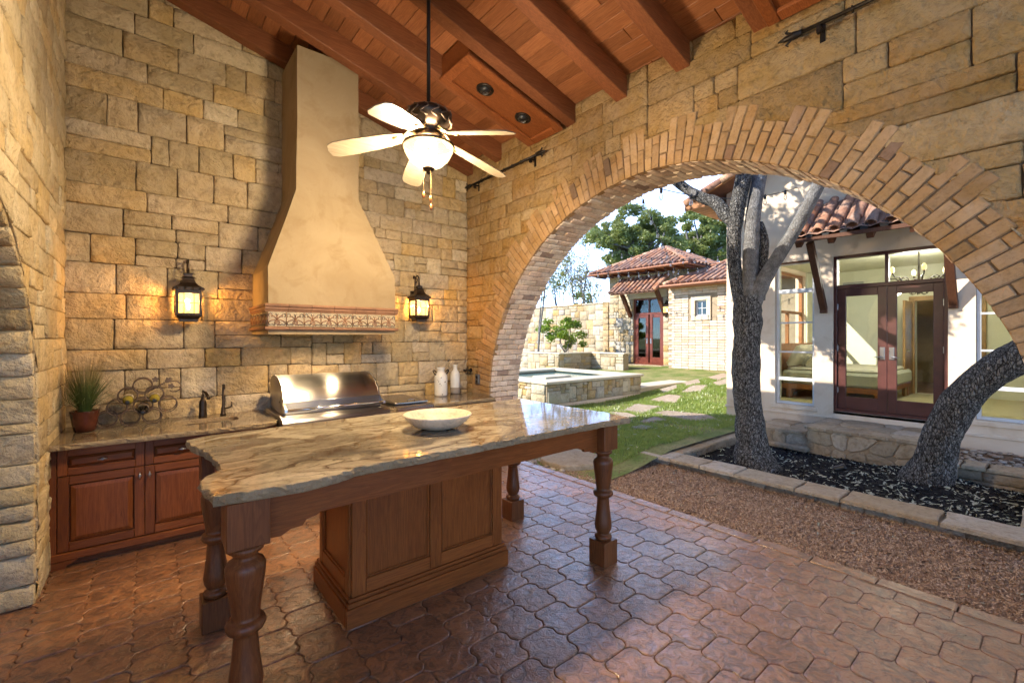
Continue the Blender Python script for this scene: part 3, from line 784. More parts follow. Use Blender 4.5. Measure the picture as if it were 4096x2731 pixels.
# ---- unseen masses added to shade the courtyard and block sun at the left arch
hw = thing('added_shade_wing', 'unseen stucco block added behind the stone pavilion to shade the courtyard', 'house', (1.5, 7, 0))
MB().box(-3, 4.02, 5.83, 7.2, -.2, 4.2).obj('wall', M['stucco'], hw)
hr = MB(); hr.prism([(-3.3, 4.2), (4.3, 4.2), (.5, 5.3)], 5.75, 7.45, Matrix(((1,0,0,0),(0,0,1,0),(0,1,0,0),(0,0,0,1)))); hr.obj('roof', M['tile'], hw)
lwg = thing('garden_wall', 'unseen stucco wall added beyond the left arch to block the sun', 'wall', (-3.35, 3, 0))  # out of view, added only to stop sun entering through the left arch
MB().box(-3.5, -3.2, .6, 9, -.2, 4.3).obj('wall', M['stucco'], lwg); MB().box(-3.6, -3.1, .5, 9.1, 4.303, 4.4, .02).obj('coping', M['cream'], lwg)

# ================================================================== kitchen along the back wall
hood = thing('range_hood', 'tall tapered plaster range hood with a decorative tile band above the grill', 'range hood', (1.45, 5.0, 1.7))
def frus(levels):
    mb = MB()
    for (x0, x1, y0, y1, z) in levels: mb.v += [(x0, y0, z), (x1, y0, z), (x1, y1, z), (x0, y1, z)]
    for k in range(len(levels)-1):
        for i in range(4): mb.f.append((k*4+i, k*4+(i+1) % 4, k*4+4+(i+1) % 4, k*4+4+i))
    return mb
HX0, HX1, HY = .85, 2.075, 4.56
def wobble(mb, cuts=3):
    bm = bmesh.new(); me = bpy.data.meshes.new('t'); me.from_pydata(mb.v, [], mb.f); bm.from_mesh(me)
    bmesh.ops.subdivide_edges(bm, edges=bm.edges[:], cuts=cuts, use_grid_fill=True)
    for v in bm.verts: v.co += Vector((noise.noise(v.co*1.7), noise.noise(v.co*1.7+Vector((9, 0, 0))), 0))*.008
    out = MB(); bm.verts.index_update(); out.v = [tuple(v.co) for v in bm.verts]; out.f = [tuple(v.index for v in f.verts) for f in bm.faces]; bm.free(); return out
low = [(HX0, HX1, HY, YB, 1.715), (HX0, HX1, HY, YB, 2.335), (1.13, 1.745, 4.725, YB, 3.14), (1.135, 1.74, 4.73, YB, 4.56)]
hb = wobble(frus(low), 5).obj('plaster_body', M['hood'], hood); autosmooth(hb, 12)
MB().box(HX0+.02, HX1-.02, HY+.02, YB, 1.87, 1.884).obj('underside', M['steel2'], hood)
# terracotta mouldings, cut into lengths, and relief tiles
def mould(prof, z0, seglen, name):
    rr = random.Random(5)
    x = HX0-.03; xs = [x]
    while x < HX1+.03: x = min(HX1+.03, x+seglen*rr.uniform(.8, 1.1)); xs.append(x)
    for a, b in zip(xs[:-1], xs[1:]):
        if b-a < .02: continue
        mb = MB()
        for xx in (a+.0015, b-.0015):
            mb.v += [(xx, HY-d, z0+z) for d, z in prof]
        n = len(prof); mb.f = [(i, (i+1) % n, n+(i+1) % n, n+i) for i in range(n)]+[tuple(range(n))[::-1], tuple(range(n, 2*n))]
        mb.obj(name, M['terra'], hood)
    for sx_, sg in ((HX0, 1), (HX1, -1)):
        mb = MB()
        for yy in (HY-.0, YB-.01): mb.v += [(sx_-sg*d, yy, z0+z) for d, z in prof]
        n = len(prof); mb.f = [(i, (i+1) % n, n+(i+1) % n, n+i) for i in range(n)]+[tuple(range(n))[::-1], tuple(range(n, 2*n))]
        mb.obj(name, M['terra'], hood)
M['terra'] = plain('terracotta', (.23,.115,.062), .55, var=.25, sc=7, jit=.12)
M['terrapale'] = plain('painted_cream_glaze', (.36,.285,.18), .4, var=.12)
M['terragrey'] = plain('grey_glaze', (.11,.09,.07), .4, var=.2)
def arcp(cx, cz, r, a0, a1, n=8): return [(cx+r*math.cos(a), cz+r*math.sin(a)) for a in np.linspace(a0, a1, n)]
mould([(0, 0), (.012, 0), (.014, .012), (.022, .022), (.024, .04), (.034, .048), (.036, .062), (.028, .072), (0, .074)], 1.925, .2, 'crown_moulding')
mould([(0, 0), (.024, 0), (.032, .01), (.032, .022), (.022, .03), (0, .03)], 1.755, .2, 'base_moulding')
tw = .163; nT = 8; x0 = HX0-.006
def scroll_tile(side=False):
    """one relief tile in local x (width), z (height), y proud: plate + scrolls; returns parts"""
    plate = MB().box(0, tw-.004, 0, .012, 0, .134, .002)
    rel = MB(); grey = MB(); h = .134; c = tw/2
    def line(p, r=.0042, mb=rel): mb.tube([(x, -.002, z) for x, z in p], r, 5)
    line(arcp(c, .034, .022, -PI*.5, PI*1.2), .005); line(arcp(c, .034, .01, 0, 2*PI), .004)
    line([(0, .03), (.02, .05), (.045, .062), (.07, .058), (c, .034+.022)], .005)
    line([(tw-.004, .03), (tw-.024, .05), (tw-.049, .062), (tw-.074, .058), (c, .056)], .005)
    for s in (-1, 1):
        line([(c, .06), (c+s*.012, .08), (c+s*.03, .096), (c+s*.05, .094)], .0055)
        line(arcp(c+s*.056, .104, .016, PI*(1.4 if s < 0 else -.4), PI*(-.3 if s < 0 else 1.3)), .0042, grey)
        line([(c+s*.02, .012), (c+s*.04, .022), (c+s*.06, .016), (c+s*.072, .03)], .005, grey)
    line([(c, .055), (c, .11)], .006); line([(c-.012, .118), (c, .102), (c+.012, .118)], .005, grey)
    line([(.001, .005), (.001, .13)], .0035)
    return plate, rel, grey
def put_tiles(Mx, n):
    for k in range(n):
        p, r_, g_ = scroll_tile(); Q = Mx @ T(k*tw, 0, 0)
        for mb in (p, r_, g_): mb.v = [tuple(Q @ Vector(v)) for v in mb.v]
        po = p.obj('relief_tile', M['terrapale'], hood); tag(r_.obj('scroll_relief', M['terra'], po, True), kind='stuff'); tag(g_.obj('leaf_relief', M['terragrey'], po, True), kind='stuff')
tw = (HX1-HX0+.008)/8
put_tiles(T(x0, HY-.012, 1.788), 8)
tws = tw; tw = .16
put_tiles(T(HX0-.012, YB-.02, 1.788) @ Matrix.Rotation(-PI/2, 4, 'Z'), 5)
tw = tws
for k, xx in enumerate((1.16, 1.66)):
    lt = thing('hood_lamp', 'small round lit lamp under the range hood', 'lamp', (xx, 4.70, 1.86), 'lamps under the hood')
    MB().lathe([(.045, .008), (.045, -.004), (.036, -.008)], (xx, 4.70, 1.862), 20, caps=False).obj('rim', M['chrome'], lt, True)
    MB().lathe([(.036, 0), (.02, -.004), (.0005, -.005)], (xx, 4.70, 1.856), 20, caps=False).obj('lens', M['hoodlamp'], lt, True)
    ld = bpy.data.lights.new('hood_lamp_light', 'SPOT'); ld.energy = 12; ld.color = (1, .72, .4); ld.spot_size = 2.5; ld.spot_blend = .6; ld.shadow_soft_size = .035
    lo = bpy.data.objects.new('hood_lamp_light', ld); C.objects.link(lo); lo.location = (xx, 4.70, 1.845); lo.parent = lt; lo.matrix_parent_inverse = INV[lt.name]

# ---- counter and cabinets
def chisel_slab(out, z0, z1, amp, seed, step=.03, inset=0):
    """slab with a chiselled, uneven edge"""
    P = []
    for i in range(len(out)):
        a = Vector(out[i][:2]); b = Vector(out[(i+1) % len(out)][:2]); rough = out[i][2] if len(out[i]) > 2 else 1
        n = max(1, int((b-a).length/step)); d = (b-a).normalized() if (b-a).length else Vector((1, 0)); nn = Vector((d.y, -d.x))
        for k in range(n):
            p = a+(b-a)*k/n; j = rough*amp*(noise.noise(Vector((p.x*9, p.y*9, seed)))*1.0+noise.noise(Vector((p.x*31, p.y*31, seed)))*.7)
            P.append((p+nn*j, nn, rough))
    mb = MB(); m = len(P); lev = [(z1, -.003), (z1-.004, 0), ((z0+z1)/2+.004, .4), (z0+.006, -.2), (z0, -.008)]
    for zi, (z, k) in enumerate(lev):
        for i, (p, nn, rough) in enumerate(P):
            o = (noise.noise(Vector((p.x*40, p.y*40, z*80+seed)))*.012*rough if 0 < zi < 4 else 0)+(k if abs(k) < .1 else k*.008*rough)
            q = p+nn*o; mb.v.append((q.x, q.y, z))
    for a in range(len(lev)-1):
        for i in range(m): mb.f.append((a*m+i, a*m+(i+1) % m, (a+1)*m+(i+1) % m, (a+1)*m+i))
    mb.f.append(tuple(range(m))); mb.f.append(tuple((len(lev)-1)*m+i for i in range(m))[::-1]); return mb
ct = thing('kitchen_counter', 'reddish brown panelled base cabinets under a speckled granite counter along the stone wall', 'counter', (.2, 4.95, 0))
CF, CB, CZ0 = 4.62, YB-.0, .105
def panel_front(par, name, x0, x1, z0, z1, yf, mat, matz, knob=None, depth=.022, out=-1, rail=.055):
    """raised-panel door facing -Y"""
    d = MB().box(x0+.002, x1-.002, yf, yf+.006, z0+.002, z1-.002).obj(name, mat, par)
    for (a, b, c, e) in ((x0+.002, x0+rail, z0+.002, z1-.002), (x1-rail, x1-.002, z0+.002, z1-.002)):
        MB().box(a, b, yf-depth, yf-.0005, c, e, .003).obj('stile', matz, d)
    for (c, e) in ((z0+.002, z0+rail), (z1-rail, z1-.002)):
        MB().box(x0+rail+.0005, x1-rail-.0005, yf-depth+.0007, yf-.0005, c, e, .003).obj('rail', mat, d)
    a, b, c, e = x0+rail+.004, x1-rail-.004, z0+rail+.004, z1-rail-.004; w_ = min(.035, (b-a)*.2, (e-c)*.25)
    mb = MB(); mb.v = [(a, yf-.001, c), (b, yf-.001, c), (b, yf-.001, e), (a, yf-.001, e), (a+.006, yf-.010, c+.006), (b-.006, yf-.010, c+.006), (b-.006, yf-.010, e-.006), (a+.006, yf-.010, e-.006),
                       (a+w_, yf-depth+.001, c+w_), (b-w_, yf-depth+.001, c+w_), (b-w_, yf-depth+.001, e-w_), (a+w_, yf-depth+.001, e-w_)]
    for k in (0, 4):
        for i in range(4): mb.f.append((k+i, k+(i+1) % 4, k+4+(i+1) % 4, k+4+i))
    mb.f.append((8, 9, 10, 11)); mb.obj('raised_panel', mat if (b-a) > (e-c)*1.3 else matz, d)
    if knob:
        kx, kz, vert = knob; k_ = MB()
        k_.lathe([(.008, 0), (.006, .012), (.010, .018), (.012, .024), (.006, .028), (.001, .029)], (0, 0, 0), 12, T(kx, yf-depth, kz) @ Matrix.Rotation(PI/2, 4, 'X'))
        k_.tube([(kx-(.028 if not vert else 0), yf-depth-.026, kz-(.028 if vert else 0)), (kx, yf-depth-.029, kz), (kx+(.028 if not vert else 0), yf-depth-.026, kz+(.028 if vert else 0))], [.003, .009, .003], 8)
        k_.obj('knob', M['silver'], d, True)
    return d
MB().box(XL+.0, .93, CF, CB-.06, .04, .873).obj('carcass', M['cabz'], ct)
MB().box(XL+.002, XL+.045, CF-.024, CF-.001, .105, .872, .003).obj('end_stile', M['cabz'], ct)
cabx = [XL+.047, -.02, .455, .93]
for i in range(3):
    a, b = cabx[i], cabx[i+1]
    panel_front(ct, 'drawer_front', a, b, .672, .868, CF-.003, M['cab'], M['cabz'], ((a+b)/2, .77, False))
    panel_front(ct, 'cabinet_door', a, b, .118, .668, CF-.003, M['cab'], M['cabz'], (b-.03 if i % 2 == 0 else a+.03, .60, True), rail=.062)
bd = MB().box(XL, .93, CF-.034, CF-.004, .055, .112, .006); bd.obj('base_rail', M['cab'], ct)
for (a, b) in ((XL, XL+.16), (.77, .93)):
    f = MB(); f.prism([(a, .0), (a+(b-a)*(.55 if a < 0 else 1), .0), (b if a > 0 else a+(b-a)*.62, .02 if a < 0 else .0), (b, .0549), (a, .0549)] if a < 0 else [(b, .0), (b-(b-a)*.55, 0), (b-(b-a)*.62, .02), (a, .0549), (b, .0549)], 0, .03, T(0, CF-.004, 0) @ Matrix.Rotation(PI/2, 4, 'X')); f.obj('bracket_foot', M['cab'], ct)
MB().box(XL+.02, .92, CF+.03, CF+.05, 0, .05).obj('toe_board', M['cab'], ct)
# left slab with a rounded sink cut-out
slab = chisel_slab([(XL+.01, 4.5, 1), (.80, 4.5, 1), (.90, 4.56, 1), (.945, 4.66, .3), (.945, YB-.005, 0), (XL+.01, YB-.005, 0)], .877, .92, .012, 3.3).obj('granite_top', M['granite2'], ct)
sk = [(.19, .66, 4.82, 5.13)]
cut = MB().prism([(.425+.245*math.copysign(abs(math.cos(a))**.45, math.cos(a)), 4.975+.155*math.copysign(abs(math.sin(a))**.6, math.sin(a))) for a in np.linspace(0, 2*PI, 41)[:-1]], .8, 1.0)
cme = cut.mesh('cut', M['granite2']); fixn(cme); co = bpy.data.objects.new('cut', cme); C.objects.link(co)
bm_ = slab.modifiers.new('b', 'BOOLEAN'); bm_.object = co; bm_.operation = 'DIFFERENCE'; bm_.solver = 'EXACT'
dg = bpy.context.evaluated_depsgraph_get(); nm = bpy.data.meshes.new_from_object(slab.evaluated_get(dg)); slab.modifiers.clear(); slab.data = nm; nm.materials.clear(); nm.materials.append(M['granite2'])
bpy.data.objects.remove(co)
snk = thing('sink', 'undermount stainless bar sink set in the granite counter', 'sink', (.425, 4.975, .75))
def se(kx, ky, z): return [(.425+kx*math.copysign(abs(math.cos(a))**.45, math.cos(a)), 4.975+ky*math.copysign(abs(math.sin(a))**.6, math.sin(a)), z) for a in np.linspace(0, 2*PI, 41)[:-1]]
b_ = MB(); lv = [se(.262, .172, .875), se(.238, .148, .875), se(.232, .143, .80), se(.22, .13, .745), se(.05, .05, .738)]
for l_ in lv: b_.v += l_
for k in range(4):
    for i in range(40): b_.f.append((k*40+i, k*40+(i+1) % 40, k*40+40+(i+1) % 40, k*40+40+i))
b_.f.append(tuple(160+i for i in range(40))); b_.obj('basin', M['steel'], snk, True)
MB().lathe([(.04, .0), (.04, .004), (.03, .006), (.001, .004)], (.425, 4.975, .7385), 20).obj('drain', M['chrome'], snk, True)
# right counter pieces
rc = thing('kitchen_counter', 'short granite counter with wooden cabinets between the grill and the brick arch', 'counter', (2.8, 4.95, 0))
MB().box(1.97, 2.08, CF, YB-.06, .0, .873).obj('carcass', M['cabz'], rc)
MB().box(2.50, 3.50, CF, YB-.06, .0, .873).obj('carcass', M['cabz'], rc)
chisel_slab([(1.96, 4.52, 1), (2.085, 4.53, .2), (2.085, 5.30, 0), (2.52, 5.30, 0), (2.52, 4.56, .2), (2.56, 4.54, 1), (3.44, 4.56, .6), (3.52, 4.80, 0), (3.52, YB-.005, 0), (1.96, YB-.005, 0)][0:10], .877, .92, .008, 8.1).obj('granite_top', M['granite2'], rc)
fr_ = thing('refrigerator_drawer', 'stainless drawer front with bar handle under the counter beside the arch', 'drawer', (3.0, 4.6, .5))
MB().box(2.62, 3.42, CF-.028, CF-.002, .25, .862, .006).obj('drawer_front', M['steel'], fr_)
MB().box(2.64, 3.40, CF-.034, CF-.0285, .835, .858, .002).obj('top_lip', M['chrome'], fr_)
h_ = MB().tube([(2.72, CF-.06, .79), (3.32, CF-.06, .79)], .011, 12)
for xx in (2.78, 3.26): h_.tube([(xx, CF-.06, .79), (xx, CF-.028, .79)], .008, 8)
h_.obj('handle', M['chrome'], fr_, True)
# ---- gas grill
g = thing('gas_grill', 'stainless steel built-in gas grill with domed hood and bar handle under the range hood', 'grill', (1.46, 4.9, .9))
GX0, GX1 = 1.0, 1.92
prof = [(4.60, .955), (4.60, 1.0), (4.606, 1.03), (4.625, 1.09), (4.66, 1.15), (4.71, 1.205), (4.775, 1.25), (4.85, 1.282), (4.93, 1.298), (5.02, 1.302), (5.10, 1.292), (5.16, 1.27), (5.2, 1.235), (5.2, .955)]
def shell(x0, x1, prof, mat, name, par, t=None):
    mb = MB()
    for xx in (x0, x1): mb.v += [(xx, y, z) for y, z in prof]
    n = len(prof); mb.f = [(i, i+1, n+i+1, n+i) for i in range(n-1)]; o = mb.obj(name, mat, par, True, True); return autosmooth(o, 35)
shell(GX0, GX1, prof[1:], M['steel'], 'hood_shell', g)
for xx, s in ((GX0, -1), (GX1, 1)):
    mb = MB(); n = len(prof)
    pr = [(y+(4.92-y)*-.008, z+(.006 if z > 1 else 0)) for y, z in prof]
    mb.v = [(xx, y, z) for y, z in pr]+[(xx+s*.012, y, z) for y, z in pr]; mb.f = [tuple(range(n)), tuple(range(2*n-1, n-1, -1))]+[(i, (i+1) % n, n+(i+1) % n, n+i) for i in range(n)]
    sp = mb.obj('side_panel', M['steel2'], g)
    mb = MB(); mb.lathe([(.009, 0), (.009, .004), (.001, .005)], n=12, M=T(xx+s*.012, 4.78, 1.06) @ Matrix.Rotation(s*PI/2, 4, 'Y')); mb.box(xx+s*.0125-.001, xx+s*.0125+.002, 4.74, 4.745, 1.0, 1.12)
    mb.obj('hinge_screw', M['black'], sp)
MB().box(GX0-.005, GX1+.005, 4.585, 4.599, .96, 1.075, .003).obj('front_band', M['steel2'], g)
hd = MB().tube([(GX0-.02, 4.525, 1.005), (GX1+.03, 4.525, 1.005)], .0135, 14).obj('handle', M['chrome'], g, True)
for xx in (GX0-.012, GX1+.015):
    b = MB(); b.v = [(xx-.011, 4.60, 1.072), (xx-.011, 4.60, .975), (xx-.011, 4.508, .99), (xx-.011, 4.512, 1.02)]; b.v += [(x+.022, y, z) for x, y, z in b.v]; b.f = [(0,1,2,3), (7,6,5,4), (0,4,5,1), (1,5,6,2), (2,6,7,3), (3,7,4,0)]
    b.obj('handle_bracket', M['chrome'], hd)
lip = [(4.60, .954), (4.56, .954), (4.50, .945), (4.462, .925), (4.45, .90), (4.458, .86), (4.47, .80), (4.50, .62), (4.60, .62)]
mb = MB(); n = len(lip)
for xx in (GX0-.055, GX1+.055): mb.v += [(xx, y, z) for y, z in lip]
mb.f = [(i, (i+1) % n, n+(i+1) % n, n+i) for i in range(n)]+[tuple(range(n))[::-1], tuple(range(n, 2*n))]
autosmooth(mb.obj('control_panel', M['steel2'], g), 35)
MB().box(GX0-.055, GX1+.055, 4.601, 5.24, .78, .953, .004).obj('firebox', M['steel2'], g)
for k in range(4):
    MB().lathe([(.026, 0), (.026, .02), (.02, .028), (.001, .029)], n=18, M=T(1.12+k*.22, 4.475, .79) @ Matrix.Rotation(PI/2, 4, 'X')).obj('control_knob', M['black'], g, True)
MB().box(GX0-.06, GX1+.06, CF, 5.2, .0, .61).obj('grill_cabinet', M['steel2'], g)
# ---- side burner
sb = thing('side_burner', 'flat stainless side burner with lid beside the gas grill', 'burner', (2.3, 4.9, .88))
MB().box(2.092, 2.512, 4.58, 5.29, .80, .936, .004).obj('burner_body', M['steel2'], sb)
ld_ = MB().box(2.105, 2.5, 4.60, 5.27, .945, .968, .006).obj('lid', M['steel'], sb)
MB().tube([(2.27, 4.66, .968), (2.28, 4.64, .985), (2.31, 4.635, .99), (2.35, 4.64, .985), (2.36, 4.66, .968)], .005, 8).obj('lid_handle', M['chrome'], ld_, True)
mb = MB(); lp = [(4.579, .936), (4.54, .934), (4.512, .925), (4.50, .905), (4.512, .87), (4.53, .845), (4.53, .835), (4.579, .835)]; n = len(lp)
for xx in (2.082, 2.525): mb.v += [(xx, y, z) for y, z in lp]
mb.f = [(i, (i+1) % n, n+(i+1) % n, n+i) for i in range(n)]+[tuple(range(n))[::-1], tuple(range(n, 2*n))]; autosmooth(mb.obj('front_lip', M['steel'], sb), 35)
MB().box(2.09, 2.515, 4.532, 4.578, .70, .832, .003).obj('control_plate', M['whitealu'], sb)
for xx in (2.12, 2.30, 2.49): MB().lathe([(.012, 0), (.012, .006), (.001, .007)], n=10, M=T(xx, 4.531, .80) @ Matrix.Rotation(PI/2, 4, 'X')).obj('control_mark', M['silver'], sb)
# ---- ceramic jugs
def jug(x, y, prof, label, base=None):
    j = thing('ceramic_jug', label, 'jug', (x, y, .92), 'white ceramic jugs')
    MB().lathe(prof, (x, y, .921), 32, caps=True).obj('body', M['ceramic'], j, True)
    return j
j = jug(2.98, 5.13, [(.075, 0), (.082, .01), (.085, .03), (.085, .24), (.078, .275), (.055, .30), (.046, .315), (.046, .345), (.054, .362), (.054, .37), (.044, .37), (.042, .33)], 'white crackled ceramic jug with two small dark handles beside the burner')
for s in (-1, 1): MB().tube([(2.98+s*.072, 5.13, 1.198), (2.98+s*.098, 5.13, 1.215), (2.98+s*.118, 5.13, 1.25), (2.98+s*.105, 5.13, 1.262), (2.98+s*.07, 5.13, 1.232)], .008, 8).obj('handle', M['iron'], j, True)
rg = random.Random(3); ch = MB()
for k in range(14):
    a = rg.uniform(-2.6, -.2); z = rg.uniform(.02, .25); q = .0855; ch.lathe([(.001, .0012), (rg.uniform(.003, .008), .0004), (.001, 0)], n=6, M=T(2.98+q*math.cos(a), 5.13+q*math.sin(a), .92+z) @ Matrix.Rotation(a, 4, 'Z') @ Matrix.Rotation(PI/2, 4, 'Y'))
ch.obj('glaze_chips', M['iron'], j)
j2 = jug(3.24, 5.20, [(.066, .085), (.0665, .09), (.0665, .25), (.058, .285), (.036, .318), (.03, .33), (.03, .375), (.036, .385), (.036, .392), (.026, .392), (.025, .34)], 'white bottle-shaped ceramic jug with a grey clay base near the arch')
MB().lathe([(.06, 0), (.065, .006), (.0665, .02), (.0663, .088)], (3.24, 5.20, .921), 32).obj('base_band', M['greyclay'], j2, True)
# ---- potted grass
pl = thing('potted_plant', 'green ornamental grass in a glossy red-brown pot on the counter', 'plant', (-.40, 5.03, .92))
MB().lathe([(.058, 0), (.066, .005), (.078, .06), (.086, .12), (.092, .165), (.094, .17), (.088, .17), (.082, .14), (.08, .14), (.001, .142)], (-.40, 5.03, .921), 32).obj('pot', M['potclay'], pl, True)
gr = MB(); rg = random.Random(9)
for k in range(620):
    a = rg.uniform(0, 2*PI); sp = abs(rg.gauss(0, 1)); hgt = rg.uniform(.26, .50)*(1 if sp < 1.4 else .8); lean = min(.34, .15*sp+.02); droop = rg.random() < .13
    p0 = Vector((-.40+.03*math.cos(a)*rg.random(), 5.03+.03*math.sin(a)*rg.random(), 1.05)); d = Vector((math.cos(a), math.sin(a), 0))
    pts_ = []
    for i in range(6):
        t = i/5; r_ = lean*(t**1.5)*(1.5 if droop else 1); z = hgt*(t if not droop else (t-.75*t**2.6)*1.1)
        q = p0+d*r_+Z_*z; q.x = max(q.x, XL+.05+.02*math.sin(k)); q.y = min(q.y, YB-.045); pts_.append(q)
    s_ = d.cross(Z_)*rg.uniform(.0016, .0032); o = len(gr.v)
    for i, q in enumerate(pts_):
        k_ = 1-(i/5)**2*.9; gr.v += [tuple(q-s_*k_), tuple(q+s_*k_)]
    for i in range(5): gr.f.append((o+2*i, o+2*i+1, o+2*i+3, o+2*i+2))
tag(gr.obj('grass_blades', M['potgrass'], pl, True, False), kind='stuff')
# ---- wine rack and bottles
wr = thing('wine_rack', 'brown wrought metal wine rack of rings with leaf scroll on the counter', 'wine rack', (-.05, 5.12, .92))
RP, RRr, WY = .150, .066, (5.06, 5.19); WX = -.27
cent = [(WX+RP*i, .993) for i in range(3)]+[(WX+.065+RP*i*1.15, 1.088) for i in range(3)]+[(WX+.135+RP*i*1.2, 1.182) for i in range(2)]+[(WX+.235, 1.262)]
for (cx_, cz_) in cent:
    for yy in WY:
        MB().tube([(cx_+RRr*math.cos(a), yy, cz_+RRr*math.sin(a)) for a in np.linspace(0, 2*PI, 25)[:-1]], .0052, 7, True).obj('ring', M['rackmetal'], wr, True)
    for a in (PI*.25, PI*1.25): MB().tube([(cx_+RRr*math.cos(a), WY[0], cz_+RRr*math.sin(a)), (cx_+RRr*math.cos(a), WY[1], cz_+RRr*math.sin(a))], .004, 6).obj('cross_rod', M['rackmetal'], wr, True)
MB().tube([(WX+.29, WY[0], 1.22), (WX+.33, WY[0], 1.25), (WX+.39, WY[0], 1.285), (WX+.44, WY[0], 1.292)]+[(WX+.455+.048*math.cos(a), WY[0], 1.245+.048*math.sin(a)) for a in np.linspace(PI*.5, -PI*.75, 9)], .0052, 7).obj('scroll', M['rackmetal'], wr, True)
for (lx, lz, ro) in ((WX+.32, 1.315, .3), (WX+.41, 1.305, -.4), (WX+.43, 1.25, 1.2)):
    ol = []
    for k in range(20):
        a = 2*PI*k/20+ro; r_ = .027*(.62+.38*abs(math.cos(2.5*(a-ro)))); ol.append((r_*math.cos(a), r_*math.sin(a)))
    MB().prism(ol, 0, .003, T(lx, WY[0]-.01, lz) @ Matrix.Rotation(PI/2, 4, 'X') @ Matrix.Rotation(.2, 4, 'Y')).obj('leaf', M['rackmetal'], wr)
def bottle(cx_, cz_, mat, label):
    b = thing('wine_bottle', label, 'bottle', (cx_, 5.1, cz_), 'wine bottles in the rack')
    R_ = T(cx_, 5.27, cz_-.026) @ Matrix.Rotation(PI/2+.06, 4, 'X')
    MB().lathe([(.03, 0), (.038, .006), (.038, .19), (.033, .215), (.02, .24), (.0145, .255), (.0135, .262)], n=24, M=R_).obj('glass_body', mat, b, True)
    MB().lathe([(.0387, .06), (.0387, .165)], n=24, M=R_, caps=False).obj('paper_label', M['paper'], b, True)
    MB().lathe([(.0145, .2615), (.0142, .305), (.0155, .307), (.0155, .315), (.013, .317)], n=18, M=R_).obj('neck_foil', M['black'], b, True)
bottle(*cent[6], M['greenglass'], 'pale green wine bottle in the upper ring of the rack beside the plant')
bottle(*cent[7], M['greenglass'], 'pale green wine bottle in the upper ring of the rack nearer the sink')
bottle(*cent[4], M['darkglass'], 'dark wine bottle in the middle ring of the rack')
# ---- taps
sd_ = thing('soap_dispenser', 'dark bronze pump dispenser beside the bar sink', 'dispenser', (.41, 5.22, .92))
MB().lathe([(.035, 0), (.034, .01), (.03, .06), (.032, .12), (.028, .15), (.016, .175), (.011, .19), (.012, .215), (.006, .222), (.005, .26)], (.41, 5.22, .921), 20).obj('body', M['bronze'], sd_, True)
MB().tube([(.41, 5.22, 1.165), (.43, 5.18, 1.155), (.445, 5.15, 1.12), (.45, 5.14, 1.10)], [.012, .013, .014, .018], 10).obj('spout', M['bronze'], sd_, True)
fc = thing('faucet', 'slim dark bronze bar faucet with side lever behind the sink', 'faucet', (.575, 5.22, .92))
MB().lathe([(.026, 0), (.026, .012), (.02, .02), (.018, .07), (.011, .085), (.009, .3), (.007, .305)], (.575, 5.22, .921), 18).obj('body', M['bronze'], fc, True)
MB().tube([(.575, 5.22, .985), (.62, 5.21, .99), (.645, 5.205, 1.005), (.645, 5.205, 1.05)], [.009, .008, .009, .006], 8).obj('lever', M['bronze'], fc, True)
MB().tube([(.575, 5.22, 1.2), (.575, 5.19, 1.222), (.575, 5.14, 1.222), (.575, 5.11, 1.19)], [.009, .008, .008, .009], 8).obj('spout', M['bronze'], fc, True)
# ---- gas valve and outlet on the arched wall
gv = thing('gas_valve', 'small dark cross-handled gas valve on the stone beside the arch', 'valve', (XA, 5.2, 1.22))
v_ = MB(); v_.lathe([(.03, 0), (.03, .012), (.012, .016), (.012, .05)], n=14, M=T(XA-.02, 5.24, 1.225) @ Matrix.Rotation(-PI/2, 4, 'Y')); v_.obj('stem', M['iron'], gv)
v_ = MB(); v_.tube([(XA-.075, 5.14, 1.232), (XA-.075, 5.34, 1.218)], .012, 8); v_.tube([(XA-.075, 5.24, 1.18), (XA-.075, 5.24, 1.27)], .01, 8); v_.obj('handle', M['iron'], gv, True)
ol_ = thing('electrical_outlet', 'grey weatherproof outlet cover on the stone under the gas valve', 'outlet', (XA, 5.06, 1.11))
MB().box(XA-.045, XA-.01, 5.02, 5.11, 1.04, 1.18, .008).obj('cover', M['silver'], ol_); MB().lathe([(.02, 0), (.02, .006)], n=14, M=T(XA-.046, 5.065, 1.08) @ Matrix.Rotation(-PI/2, 4, 'Y')).obj('socket', M['black'], ol_); MB().lathe([(.02, 0), (.02, .006)], n=14, M=T(XA-.046, 5.065, 1.14) @ Matrix.Rotation(-PI/2, 4, 'Y')).obj('socket', M['black'], ol_)

